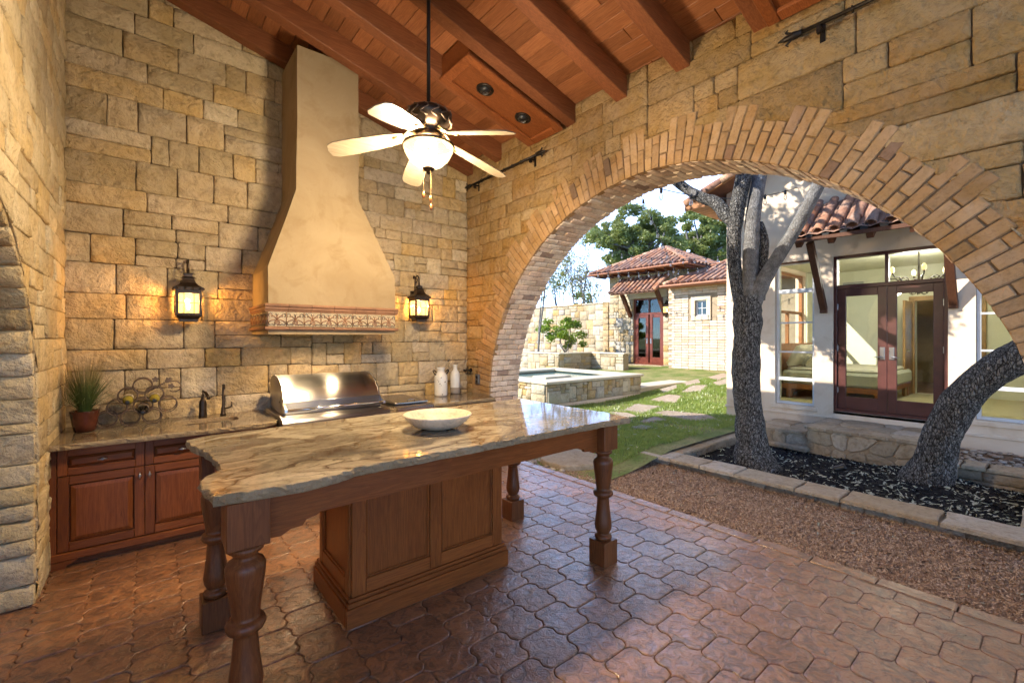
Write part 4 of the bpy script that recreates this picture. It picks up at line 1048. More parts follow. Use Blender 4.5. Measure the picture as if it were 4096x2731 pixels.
# ---- wall lanterns
def lantern(x, label, ry=YB-.03, power=20, yaw=0, y0=None, z0=1.86, sc=1.0, ax='y', pos=None):
    yc = (ry-.15) if y0 is None else y0
    r = thing('wall_lantern', label, 'lantern', (0, 0, 0), 'wall lanterns')
    fr = MB(); hw_ = .088
    # corner posts, flared roof, base tray
    for sx__ in (-1, 1):
        for sy__ in (-1, 1): MB().box(sx__*hw_-.010, sx__*hw_+.010, sy__*hw_-.010, sy__*hw_+.010, .06, .29).obj('post', M['bronze'], r)
    MB().lathe([(.10, 0), (.10, .022), (.128, .042), (.136, .058), (.124, .0605)], n=4, M=Matrix.Rotation(PI/4, 4, 'Z')).obj('base_tray', M['bronze'], r)
    for (za, zb) in ((.0612, .078), (.262, .292)):
        b = MB()
        for s in (-1, 1): b.box(-hw_+.0102, hw_-.0102, s*hw_-.007, s*hw_+.007, za, zb); b.box(s*hw_-.007, s*hw_+.007, -hw_+.0102, hw_-.0102, za, zb)
        b.obj('rail', M['bronze'], r)
    MB().lathe([(.155, .2925), (.158, .318), (.145, .322), (.105, .342), (.078, .365), (.064, .395), (.06, .41), (.075, .412), (.06, .418), (.045, .424), (.0446, .45), (.056, .452), (.02, .462), (.004, .468)], n=4, M=Matrix.Rotation(PI/4, 4, 'Z')).obj('roof', M['bronze'], r)
    for s in (-1, 1):
        for k in range(4):
            t = -.084+k*.056
            MB().lathe([(.010, 0), (.009, .008), (.001, .013)], n=8, M=T(t, s*.111, .306) @ Matrix.Rotation(-s*PI/2, 4, 'X')).obj('rivet', M['bronze'], r, True)
            MB().lathe([(.010, 0), (.009, .008), (.001, .013)], n=8, M=T(s*.111, t, .306) @ Matrix.Rotation(s*PI/2, 4, 'Y')).obj('rivet', M['bronze'], r, True)
    for s in (-1, 1):
        MB().box(-hw_+.012, hw_-.012, s*(hw_-.003)-.0015, s*(hw_-.003)+.0015, .079, .261).obj('pane', M['lanternglass'], r)
        MB().box(s*(hw_-.003)-.0015, s*(hw_-.003)+.0015, -hw_+.012, hw_-.012, .079, .261).obj('pane', M['lanternglass'], r)
        g_ = MB(); q = hw_+.016
        for t in (-.038, .038): g_.tube([(t, s*hw_, .262), (t, s*q, .25), (t, s*(q+.002), .172), (t, s*q, .085), (t, s*hw_, .075)], .0032, 5)
        g_.tube([(-hw_-.014, s*(q+.005), .172), (hw_+.014, s*(q+.005), .172)], .003, 5)
        g_.obj('guard_wire', M['bronze'], r, True); g_ = MB()
        for t in (-.038, .038): g_.tube([(s*hw_, t, .262), (s*q, t, .25), (s*(q+.002), t, .172), (s*q, t, .085), (s*hw_, t, .075)], .0032, 5)
        g_.tube([(s*(q+.005), -hw_-.014, .172), (s*(q+.005), hw_+.014, .172)], .003, 5); g_.obj('guard_wire', M['bronze'], r, True)
    # scroll arm towards the wall (+y) and back plate
    arm = MB(); A = [(0, .0, .462)]+[(0, .055-.055*math.cos(a), .53+.062*math.sin(a)) for a in np.linspace(-.3, PI, 10)]+[(0, .118, .44), (0, .122, .33)]
    arm.tube(A, .0085, 8); arm.tube([(0, .108, .56), (0, .125, .595), (0, .15, .60), (0, .155, .575), (0, .145, .565)], [.008, .008, .008, .01, .008], 8)
    arm.tube([(0, .11, .50), (0, .085, .505), (0, .06, .52), (0, .05, .545), (0, .062, .557)], [.006, .007, .007, .01, .008], 8); arm.obj('scroll_arm', M['bronze'], r, True)
    MB().box(-.055, .055, .118, .148, .26, .40, .008).obj('back_plate', M['bronze'], r)
    MB().lathe([(.012, .062), (.012, .11), (.010, .112)], n=12).obj('candle_sleeve', M['paper'], r, True)
    MB().lathe([(.006, .112), (.014, .13), (.016, .148), (.010, .172), (.002, .19)], n=12).obj('bulb', M['bulb'], r, True)
    ld = bpy.data.lights.new('lantern_light', 'POINT'); ld.energy = power; ld.color = (1, .68, .34); ld.shadow_soft_size = .03
    lo = bpy.data.objects.new('lantern_light', ld); C.objects.link(lo); lo.location = (0, 0, .2); lo.parent = r
    INV.pop(r.name, None)
    r.location = pos if pos else (x, yc, z0); r.rotation_euler = (0, 0, yaw); r.scale = (sc,)*3
    return r
lantern(.295, 'lit bronze lantern with scroll arm on the stone wall left of the hood', power=5.5, z0=1.835)
lantern(2.70, 'lit bronze lantern with scroll arm on the stone wall between hood and arch', power=5.5, z0=1.89)

# ---- ceiling fan
FX, FY, FZ = 1.62, 2.97, 3.2
fan = thing('ceiling_fan', 'bronze ceiling fan with five pale wood blades and lit amber glass bowl', 'ceiling fan', (FX, FY, FZ))
MB().lathe([(.014, 0), (.014, 1.36)], (FX, FY, FZ+.2), 12).obj('down_rod', M['iron'], fan, True)
MB().lathe([(.03, .17), (.10, .175), (.15, .165), (.168, .14), (.172, .11), (.15, .07), (.11, .045), (.09, .03), (.085, .0), (.10, -.02), (.10, -.035)], (FX, FY, FZ), 40).obj('motor_housing', M['bronze'], fan, True)
for k in range(14):
    a = 2*PI*k/14; e = Vector((math.cos(a), math.sin(a), 0)); tt = Vector((-math.sin(a), math.cos(a), 0)); P = Vector((FX, FY, FZ))
    MB().tube([tuple(P+e*(.171-.006*abs(q-.5)) + tt*(.03*math.sin(q*7)) + Z_*(.155-.09*q)) for q in np.linspace(0, 1, 9)], .0055, 6).obj('scroll_ornament', M['bronze2'] if 'bronze2' in M else M['rackmetal'], fan, True)
M['gilt'] = plain('aged_gold_bronze', (.30,.20,.09), .42, .7, var=.4, sc=30)
for k, ang in enumerate((2, 74, 146, 216, 291)):
    a = math.radians(ang); Mx = T(FX, FY, FZ) @ Matrix.Rotation(a, 4, 'Z')
    arm = MB(); arm.bar((.08, 0, .02), (.2, 0, -.035), .05, .012); arm.tube([(.09, .0, .03), (.13, .035, .02), (.17, .03, -.02), (.2, .0, -.03), (.23, -.03, -.045), (.26, -.02, -.05)], .009, 6); arm.tube([(.09, .0, .03), (.13, -.035, .02), (.17, -.03, -.02), (.2, .0, -.03), (.23, .03, -.045), (.26, .02, -.05)], .009, 6)
    arm.v = [tuple(Mx @ Vector(p)) for p in arm.v]; ao = arm.obj('blade_arm', M['gilt'], fan, True)
    ol = [(.19, -.05), (.30, -.070), (.55, -.086), (.68, -.084), (.725, -.062), (.74, 0), (.725, .062), (.68, .084), (.55, .086), (.30, .070), (.19, .05)]
    b = MB().prism(ol, 0, .007, Mx @ Matrix.Rotation(math.radians(12), 4, 'Y') @ Matrix.Rotation(math.radians(13), 4, 'X'))
    b.obj('blade', M['blade'], fan)
MB().lathe([(.181, -.052), (.192, -.055), (.195, -.068), (.186, -.074), (.181, -.07)], (FX, FY, FZ-.03), 40, caps=False).obj('light_rim', M['bronze'], fan, True)
MB().lathe([(.184, -.095), (.178, -.13), (.152, -.18), (.108, -.225), (.05, -.252), (.015, -.258)], (FX, FY, FZ), 40, caps=False).obj('glass_bowl', M['bowlglass'], fan, True)
MB().lathe([(.042, -.245), (.046, -.258), (.036, -.272), (.016, -.28), (.012, -.295), (.003, -.302)], (FX, FY, FZ), 20).obj('finial', M['bronze'], fan, True)
for dx, dy, ln in ((-.05, .02, .16), (.0, -.03, .2), (.045, .01, .245)):
    ch = MB().tube([(FX+dx*.6, FY+dy, FZ-.265), (FX+dx*.6, FY+dy, FZ-.265-ln)], .0022, 5).obj('pull_chain', M['gilt'], fan)
    MB().lathe([(.002, 0), (.008, -.012), (.011, -.03), (.006, -.048), (.001, -.052)], (FX+dx*.6, FY+dy, FZ-.265-ln), 12).obj('pull_knob', M['bedwood'], ch, True)
for k in range(3):   # lamp holder arms and bulbs
    a = 2*PI*k/3+.5; MB().tube([(FX, FY, FZ-.03), (FX+.075*math.cos(a), FY+.075*math.sin(a), FZ-.05)], .01, 6).obj('lamp_holder', M['bronze'], fan)
    MB().tube([(FX+.09*math.cos(a+.5), FY+.09*math.sin(a+.5), FZ-.03), (FX+.184*math.cos(a+.5), FY+.184*math.sin(a+.5), FZ-.088)], .006, 6).obj('rim_strut', M['bronze'], fan)
    bx_, by_ = FX+.075*math.cos(a), FY+.075*math.sin(a)
    MB().lathe([(.004, -.05), (.022, -.075), (.028, -.10), (.02, -.13), (.003, -.142)], (bx_, by_, FZ), 12).obj('bulb', M['bulb'], fan, True)
ld = bpy.data.lights.new('fan_light', 'POINT'); ld.energy = 80; ld.color = (1, .85, .64); ld.shadow_soft_size = .17
lo = bpy.data.objects.new('fan_light', ld); C.objects.link(lo); lo.location = (FX, FY, FZ-.17); lo.parent = fan; lo.matrix_parent_inverse = INV[fan.name]

# ================================================================== island
isl = thing('kitchen_island', 'bar-height wooden island with turned legs and a chiselled brown granite top', 'island', (1.5, 2.65, 0))
top = [(.17, 3.22, .7), (.19, 3.08, 1.4), (.235, 2.85, 1.4), (.265, 2.6, 1.4), (.255, 2.42, 1.2), (.20, 2.34, 1.2), (.165, 2.22, 1), (.19, 2.02, 1), (.50, 1.985, 1), (.66, 2.015, 1.2), (.74, 2.055, 1), (2.55, 2.055, .8), (2.80, 2.03, 1), (2.84, 2.3, 1), (2.82, 3.34, .8), (1.5, 3.36, .8), (.3, 3.30, 1)]
gt = chisel_slab([(x, y, r) for x, y, r in top], 1.043, 1.087, .011, 1.7, .02)
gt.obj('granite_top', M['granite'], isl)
legs = [(.31, 2.105), (2.655, 2.17), (.31, 3.14), (2.65, 3.235)]
prof = [(.034, .855), (.052, .85), (.066, .838), (.066, .825), (.05, .812), (.044, .80), (.05, .79), (.066, .778), (.074, .76), (.074, .74), (.064, .66), (.052, .565), (.05, .55), (.055, .545), (.069, .54), (.075, .522), (.069, .504), (.055, .498), (.046, .492), (.044, .475), (.05, .40), (.06, .32), (.064, .285), (.06, .255), (.048, .232), (.042, .222), (.05, .216), (.062, .206), (.064, .196), (.058, .182), (.05, .176)]
for (x, y) in legs:
    lg = thing('leg', None, None, (x, y, 0)); lg.parent = isl; lg.matrix_parent_inverse = INV[isl.name]; INV[lg.name] = T(-x, -y, 0)
    MB().box(x-.077, x+.077, y-.077, y+.077, .852, 1.041, .004).obj('top_block', M['leg'], lg)
    MB().lathe(prof, (x, y, 0), 32).obj('turned_shaft', M['leg'], lg, True)
    MB().box(x-.075, x+.075, y-.075, y+.075, .0, .178, .004).obj('foot_block', M['leg'], lg)
def apron(p, q, name='apron_board', z0=.905):
    P = Vector((p[0], p[1], 0)); Q = Vector((q[0], q[1], 0)); l = (Q-P).length
    ol = [(0, 1.04), (0, z0-.06), (.05, z0-.065), (.09, z0-.045), (.14, z0-.042), (.155, z0-.02), (.20, z0-.012), (.215, z0), (l-.215, z0), (l-.20, z0-.012), (l-.155, z0-.02), (l-.14, z0-.042), (l-.09, z0-.045), (l-.05, z0-.065), (l, z0-.06), (l, 1.04)]
    d = (Q-P).normalized(); n_ = Vector((-d.y, d.x, 0)); Mx = Matrix((d, Z_, n_)).transposed().to_4x4(); Mx.translation = P-n_*.014
    MB().prism(ol[::-1], 0, .028, Mx).obj(name, M['islx'] if abs(d.x) > .5 else M['isl'], isl)
apron((.388, 2.115), (2.577, 2.175)); apron((.388, 3.14), (2.573, 3.235)); apron((.31, 2.183), (.31, 3.062)); apron((2.655, 2.248), (2.65, 3.157))
# panelled base
BX0, BX1, BY0, BY1 = .925, 2.035, 2.625, 3.225
MB().box(BX0+.012, BX1-.012, BY0+.012, BY1-.012, .02, 1.04).obj('base_core', M['isl'], isl)
def panelled(axis, s0, s1, c, out, z0=.165, z1=1.0, divs=1, stile=.085):
    n = divs; W = (s1-s0)
    def bx(a, b, d0, d1, za, zb, name, mat, bev=.003):
        d0, d1 = sorted((c+out*d0, c+out*d1))
        if axis == 'x': return MB().box(a, b, d0, d1, za, zb, bev).obj(name, mat, isl)
        return MB().box(d0, d1, a, b, za, zb, bev).obj(name, mat, isl)
    cuts = [s0+(W-stile)*k/n for k in range(n+1)]
    for k, a in enumerate(cuts): bx(a, a+stile, -.011, .012, z0, z1+.04, 'stile', M['isl'])
    for a, b in zip(cuts[:-1], cuts[1:]):
        for (za, zb) in ((z0, z0+.085), (z1-.05, z1+.04)): bx(a+stile+.0005, b-.0005, -.011, .0113, za, zb, 'rail', M['islx'] if axis == 'x' else M['isl'])
        bx(a+stile+.0005, b-.0005, -.011, -.004, z0+.0855, z1-.0505, 'panel', M['isl'], .001)
        for (aa, bb, za, zb) in ((a+stile+.001, a+stile+.016, z0+.086, z1-.051), (b-.016, b-.001, z0+.086, z1-.051)): bx(aa, bb, -.0035, .006, za, zb, 'bead', M['isl'], .004)
        for (za, zb) in ((z0+.086, z0+.101), (z1-.066, z1-.051)): bx(a+stile+.0165, b-.0165, -.0035, .006, za, zb, 'bead', M['isl'], .004)
panelled('x', BX0, BX1, BY0, -1, divs=2); panelled('x', BX0, BX1, BY1, 1, divs=2)
panelled('y', BY0+.012, BY1-.012, BX0, -1, divs=1, stile=.07); panelled('y', BY0+.012, BY1-.012, BX1, 1, divs=1, stile=.07)
def skirt(x0, x1, y0, y1, z0, z1, name, ins=.03):
    for (a, b, c, d) in ((x0, x1, y0, y0+ins), (x0, x1, y1-ins, y1), (x0, x0+ins, y0+ins+.0005, y1-ins-.0005), (x1-ins, x1, y0+ins+.0005, y1-ins-.0005)):
        MB().box(a, b, c, d, z0, z1, .004).obj(name, M['islx'], isl)
skirt(BX0-.04, BX1+.04, BY0-.04, BY1+.04, .0, .115, 'base_moulding', .035); skirt(BX0-.032, BX1+.032, BY0-.032, BY1+.032, .1155, .142, 'base_moulding', .03); skirt(BX0-.022, BX1+.022, BY0-.022, BY1+.022, .1425, .164, 'base_moulding', .02)
# ---- stone bowl
bowl = thing('stone_bowl', 'shallow round travertine bowl standing on the island top', 'bowl', (1.48, 2.59, 1.087))
MB().lathe([(.06, 0), (.09, .003), (.15, .022), (.195, .055), (.22, .088), (.224, .094), (.220, .099), (.212, .098), (.19, .066), (.15, .037), (.09, .019), (.0, .016)], (1.48, 2.59, 1.0885), 48).obj('bowl_body', M['travertine'], bowl, True)

# ================================================================== courtyard ground
def sstep(t): t = max(0, min(1, t)); return t*t*(3-2*t)
def gz(x, y): return -.03+.15*sstep((x-4.5)/1.3)+.061*max(0, x-9)
grd = MB(); grd.v = [(-400, -400, -.3), (400, -400, -.3), (400, 400, -.3), (-400, 400, -.3)]; grd.f = [(0,1,2,3)]
tag(grd.obj('ground', M['lawn']), kind='structure')
lw_ = MB(); nx, ny = 60, 60; xs = np.linspace(4.0, 24, nx+1); ys = np.linspace(3.42, 24, ny+1)
for y in ys:
    for x in xs: lw_.v.append((x, y, gz(x, y)+.012*noise.noise(Vector((x*1.2, y*1.2, 0)))))
for j in range(ny):
    for i in range(nx): a = j*(nx+1)+i; lw_.f.append((a, a+1, a+nx+2, a+nx+1))
tag(lw_.obj('lawn', M['lawn'], None, True), kind='structure')
ml_ = MB(); xs = np.linspace(3.98, 5.62, 30); ys = np.linspace(-4, 4.6, 110)
for y in ys:
    for x in xs:
        ed = 1 if x < 5.3 else .5
        ml_.v.append((x, y, -.042+.022*noise.noise(Vector((x*2.6, y*2.6, 1)))+.012*noise.noise(Vector((x*8, y*8, 2)))-(.03*sstep((y-3.9)/.5))))
for j in range(109):
    for i in range(29): a = j*30+i; ml_.f.append((a, a+1, a+31, a+30))
tag(ml_.obj('mulch_bed', M['mulch'], None, True), kind='structure')
def scatter(name, n, sampler, mat, size, kind_label=None, flat=.25, up=.4, seed=1, label=None):
    rg = random.Random(seed); mb = MB()
    for k in range(n):
        p = sampler(rg)
        if p is None: continue
        l = rg.uniform(*size); w_ = l*rg.uniform(.2, .45); a = rg.uniform(0, 2*PI); tl = rg.gauss(0, up); tr = rg.gauss(0, up)
        d = Vector((math.cos(a)*math.cos(tl), math.sin(a)*math.cos(tl), math.sin(tl)))*l/2; s_ = Vector((-math.sin(a)*math.cos(tr), math.cos(a)*math.cos(tr), math.sin(tr)))*w_/2
        P = Vector(p); o = len(mb.v); mb.v += [tuple(P-d-s_), tuple(P+d-s_*.6), tuple(P+d*.9+s_), tuple(P-d*.8+s_*.8)]; mb.f.append((o, o+1, o+2, o+3))
    return tag(mb.obj(name, mat, None, False, False), label, kind='stuff')
def s_mulch(rg):
    x = rg.uniform(4.0, 5.42); y = rg.uniform(-.4, 4.0)
    return (x, y, -.036+.022*noise.noise(Vector((x*2.6, y*2.6, 1)))+rg.uniform(0, .012))
scatter('bark_chips', 42000, s_mulch, M['chip'], (.011, .03), seed=2, up=.6, label='loose brown bark chips covering the bed beside the patio edge')
# ---- planter
PXF = 5.45
pb = MB(); xs = np.linspace(5.5, 8.5, 40); ys = np.linspace(0, 3.6, 48)
def pz(x, y): return -.075+.05*noise.noise(Vector((x*1.1, y*1.1, 5)))+.03*noise.noise(Vector((x*4, y*4, 6)))+.09*math.exp(-((x-6.4)**2+(y-2.61)**2)/.15)+.09*math.exp(-((x-7.3)**2+(y-.95)**2)/.15)
for y in ys:
    for x in xs: pb.v.append((x, y, pz(x, y)))
for j in range(47):
    for i in range(39): a = j*40+i; pb.f.append((a, a+1, a+41, a+40))
tag(pb.obj('planting_bed', M['blackmulch'], None, True), kind='structure')
scatter('bark_pieces', 1500, s_mulch, M['mulch'], (.03, .075), seed=12, up=.35, label='larger bark pieces lying among the brown chips')
def s_black(rg):
    x = rg.uniform(5.7, 8.1); y = rg.uniform(.2, 3.4); return (x, y, pz(x, y)+rg.uniform(0, .012))
scatter('black_mulch_chips', 15000, s_black, M['blackchip'], (.02, .055), seed=3, label='shredded black mulch filling the stone tree planter')
def s_leaf(rg):
    q_ = rg.random()
    if q_ < .10:
        x = rg.uniform(5.0, 8.8); y = rg.uniform(3.7, 6.2); return (x, y, gz(x, y)+.03)
    if q_ < .25: return s_mulch(rg) if rg.random() < .22 else None
    x = rg.uniform(5.7, 8.0); y = rg.uniform(.2, 3.3)
    if rg.random() > .25+.75*sstep((2.9-y)/2.2)*(.4+.6*(x > 6)): return None
    return (x, y, pz(x, y)+.014)
scatter('fallen_leaves', 3300, s_leaf, M['dryleaf'], (.028, .065), seed=4, up=.3, label='pale fallen oak leaves strewn over the black mulch')
plt = thing('stone_planter', 'low flagstone-capped planter wall around the two oak trunks', 'planter', (6.9, 1.9, 0))
rng = random.Random(21)
def coping(p, q, wd, n, zt, th=.042, par=plt, mat='flag'):
    P = Vector((p[0], p[1], 0)); Q = Vector((q[0], q[1], 0)); d = (Q-P); L_ = d.length; d.normalize(); nn = Vector((-d.y, d.x, 0))
    t = [0]
    while t[-1] < L_: t.append(min(L_, t[-1]+L_/n*rng.uniform(.6, 1.4)))
    for a, b in zip(t[:-1], t[1:]):
        if b-a < .03: continue
        sk_ = rng.uniform(-.05, .05)
        ol = [(a+.006+sk_*0, -wd/2), ((a+b)/2, -wd/2+rng.uniform(-.012, .006)), (b-.006, -wd/2+rng.uniform(-.006, .006)), (b-.006+rng.uniform(-.02, 0), 0), (b-.006, wd/2+rng.uniform(-.01, .01)), ((a+b)/2, wd/2+rng.uniform(-.01, .012)), (a+.006, wd/2), (a+.006+rng.uniform(0, .02), 0)]
        Mx = Matrix((d, nn, Z_)).transposed().to_4x4(); Mx.translation = P
        MB().prism(ol, zt-th, zt+rng.uniform(-.006, .006), Mx, .012).obj('cap_stone', M[mat], par)
def wall_run(p, q, th, z0, z1, par, mat, rows, wrange, both=True, name='stone', depth=.03, mort='mortar_pale'):
    """straight low wall: core plus blocks on its faces"""
    P = Vector((p[0], p[1], 0)); Q = Vector((q[0], q[1], 0)); d = Q-P; L_ = d.length; d.normalize(); nn = Vector((-d.y, d.x, 0))
    Mx = Matrix((d, nn, Z_)).transposed().to_4x4(); Mx.translation = P
    MB().box(0, L_, -th/2+.01, th/2-.01, z0, z1, 0, Mx).obj('wall_core', M[mort], par)
    for sgn in ((1, -1) if both is True else (both,)):
        O = P+nn*sgn*(th/2-.012)+Z_*z0
        for r in ashlar(L_, z1-z0, (z1-z0)/rows, rng, wrange, (1, 1, 2)):
            s = stone(r, O, d, Z_, nn*sgn, rng, depth, .008)
            if s: s.obj(name, M[mat], par, True)
ZC = .085
wall_run((5.57, -.3), (5.57, 3.62), .26, -.16, ZC-.042, plt, 'flag', 2, (3,4,5)); coping((5.53, -.4), (5.53, 3.72), .38, 7, ZC)
wall_run((5.7, 3.47), (8.7, 3.47), .26, -.16, ZC-.042, plt, 'flag', 2, (3,4,5)); coping((5.73, 3.47), (8.72, 3.47), .36, 5, ZC+.002)
wall_run((5.7, .05), (8.2, .05), .26, -.16, ZC-.042, plt, 'flag', 2, (3,4,5)); coping((5.73, .04), (8.3, .04), .34, 7, ZC+.003)
wall_run((7.85, .2), (7.85, 1.08), .26, -.16, ZC+.0, plt, 'flag', 2, (3,4,5)); coping((7.83, .22), (7.83, 1.07), .34, 3, ZC+.058)
# door platform: irregular flagstone facing
pf = thing('door_platform', 'flagstone step platform below the mahogany french doors', 'platform', (8.4, 1.75, 0))
MB().box(7.90, 8.98, 1.12, 2.46, -.2, .275).obj('platform_core', M['mortar_pale'], pf)
def crazy(W, H, nx_, ny_, rg, gap=.012):
    """irregular flagstone polygons by jittered grid with cut corners"""
    G = {}
    for j in range(ny_+1):
        for i in range(nx_+1):
            jx = 0 if i in (0, nx_) else rg.uniform(-.32, .32)*W/nx_; jy = 0 if j in (0, ny_) else rg.uniform(-.3, .3)*H/ny_
            G[i, j] = Vector((W*i/nx_+jx, H*j/ny_+jy))
    out = []
    for j in range(ny_):
        for i in range(nx_):
            q = [G[i, j], G[i+1, j], G[i+1, j+1], G[i, j+1]]; c = sum(q, Vector((0, 0)))/4; P = []
            for k in range(4):
                a, b, d = q[k], q[k-1], q[(k+1) % 4]
                P.append(a+(b-a)*.18); P.append(a+(d-a)*.18)
            out.append([(p+(c-p).normalized()*gap*.6) for p in P])
    return out
for poly in crazy(1.34, .44, 5, 2, rng):
    Mx = Matrix((Y_, Z_, -X_)).transposed().to_4x4(); Mx.translation = Vector((7.90, 1.12, -.165))
    MB().prism([(p.x, p.y) for p in poly], -.01, .022+rng.uniform(-.008, .01), Mx, .012).obj('facing_stone', M['flag'], pf)
for poly in crazy(1.05, .44, 4, 2, rng):
    Mx = Matrix((X_, Z_, Y_)).transposed().to_4x4(); Mx.translation = Vector((7.92, 2.46, -.165))
    MB().prism([(p.x, p.y) for p in poly], -.01, .02, Mx, .012).obj('facing_stone', M['flag'], pf)
for poly in crazy(1.16, 1.44, 3, 4, rng, .008):
    MB().prism([(p.x+7.83, p.y+1.07) for p in poly], .275, .325+rng.uniform(-.004, .004), None, .008).obj('top_stone', M['flag'], pf)
MB().box(7.86, 8.97, 1.1, 2.48, .2752, .312).obj('top_mortar', M['mortar_pale'], pf)
stp = thing('stone_step', 'small flagstone step between the oak trunk and the door platform', 'step', (8.3, 2.9, 0))
MB().box(8.02, 8.98, 2.50, 3.28, -.2, .15).obj('step_core', M['mortar_pale'], stp)
for poly in crazy(.8, .34, 3, 1, rng):
    Mx = Matrix((Y_, Z_, -X_)).transposed().to_4x4(); Mx.translation = Vector((8.02, 2.49, -.18)); MB().prism([(p.x, p.y) for p in poly], -.01, .02, Mx, .01).obj('facing_stone', M['flag'], stp)
for poly in crazy(1.0, .84, 3, 2, rng, .008): MB().prism([(p.x+7.97, p.y+2.465) for p in poly], .15, .198+rng.uniform(-.004, .004), None, .008).obj('top_stone', M['flag'], stp)
for k, (x, y) in enumerate(((7.78, 2.55), (7.80, 2.83))):
    tag(MB().box(-.07, .07, -.14, .14, 0, .07, .015, T(x, y, -.06) @ Matrix.Rotation(rng.uniform(-.2, .2), 4, 'Z')).obj('loose_stone', M['flag']), 'loose squared stone lying on black mulch against the step', 'stone', 'loose stones by the step')
# pebbles: by the slab corner and against the house
def pebble(x, y, z, s, label, group):
    mb = MB(); rg = random.Random(int(x*9999)); mb.lathe([(.001, -.6), (.6, -.45), (.95, -.1), (1, .1), (.7, .45), (.001, .62)], n=8)
    a = rg.uniform(0, PI); Mx = T(x, y, z) @ Matrix.Rotation(a, 4, 'Z') @ Matrix.Diagonal((s, s*rg.uniform(.6, .9), s*rg.uniform(.45, .7), 1))
    mb.v = [tuple(Mx @ Vector(p)) for p in mb.v]; tag(mb.obj('pebble', M['pebble'], None, True), label, 'pebble', group)
rg = random.Random(31)
for k in range(120):
    x = rg.uniform(4.03, 4.5); y = rg.uniform(3.95, 4.75)
    if x > 4.03+.42*(1-abs(y-4.4)/.5)+.1: continue
    pebble(x, y, -.035+rg.uniform(0, .025), rg.uniform(.022, .042), 'rounded river pebble in the heap at the patio slab edge', 'pebbles at the patio edge')
for k in range(150):
    pebble(rg.uniform(8.02, 8.95), rg.uniform(.15, 1.0), .115+rg.uniform(0, .02), rg.uniform(.025, .045), 'rounded river pebble in the bed under the right-hand house window', 'pebbles below the house window')
tag(MB().box(7.98, 8.98, .1, 1.1, -.2, .105).obj('pebble_bed', M['soil']), kind='structure')
for k, (x, y) in enumerate(((5.05, 3.80), (5.16, 3.78), (5.27, 3.79))): pebble(x, y, -.0, .05, 'dark rounded stone edging the lawn beside the planter corner', 'edging stones')
# stepping stones
SS = [[(10.918, 7.0), (11.9, 7.0), (11.28, 6.637), (10.392, 6.523)], [(12.319, 7.1), (13.26, 7.1), (12.556, 6.61), (11.778, 6.655)], [(9.382, 6.313), (10.408, 6.372), (10.39, 5.989), (9.439, 5.58)], [(7.771, 5.842), (8.866, 6.268), (8.979, 5.636), (7.816, 5.364)],
      [(7.997, 5.302), (8.54, 5.307), (8.757, 4.512), (8.398, 4.073), (7.901, 4.285), (7.798, 4.586)], [(7.431, 5.939), (7.698, 5.633), (7.423, 5.196), (7.056, 5.265)], [(7.095, 4.942), (7.73, 5.024), (7.564, 4.631), (7.02, 4.794)],
      [(4.118, 4.468), (4.55, 4.70), (4.973, 4.50), (4.92, 4.0), (4.489, 3.805), (4.1, 4.0)], [(10.853, 6.287), (12.023, 6.623), (12.343, 6.294), (11.157, 5.898)], [(13.506, 7.0), (14.8, 7.1), (14.555, 6.572), (13.12, 6.416)], [(12.684, 6.405), (14.003, 6.478), (12.949, 5.838), (12.171, 5.971)]]
def inside(x, y, poly):
    c = False; n = len(poly)
    for i in range(n):
        (x1, y1), (x2, y2) = poly[i], poly[i-1]
        if (y1 > y) != (y2 > y) and x < (x2-x1)*(y-y1)/(y2-y1)+x1: c = not c
    return c
SL = ['pale stepping stone against the pool coping at its spa end', 'pale stepping stone midway along the pool coping', 'stepping stone half in sun between the spa and the house corner', 'broad stepping stone in the shaded grass facing the spa', 'longest stepping stone, between the planter and the house corner', 'stepping stone in shaded grass near the front corner of the spa', 'small narrow stepping stone next to the drain grate', '', 'sunlit stepping stone just beyond the house corner', 'stepping stone at the foot of the pale brick wing', 'stepping stone between the brick wing and the house side']
for k, poly in enumerate(SS):
    n = len(poly); ol = []; cx_ = sum(p[0] for p in poly)/n; cy2 = sum(p[1] for p in poly)/n
    for i in range(n):
        a, b = Vector(poly[i]), Vector(poly[(i+1) % n])
        for t in (.1, .35, .65, .9): p = a+(b-a)*t; ol.append((p.x+rg.uniform(-.025, .025), p.y+rg.uniform(-.02, .02)))
    z = gz(cx_, cy2); big = k == 7
    mb = MB().prism(ol, -.05, .016 if not big else .06, None, .012); mb.v = [(x, y, zz+gz(x, y) if not big else zz-.02) for x, y, zz in mb.v]
    tag(mb.obj('stepping_stone', M['flag' if big else 'flagpale']), 'large rough flagstone bridging the pebbles and lawn beside the patio slab' if big else SL[k], 'stepping stone', 'stepping stones across the lawn')
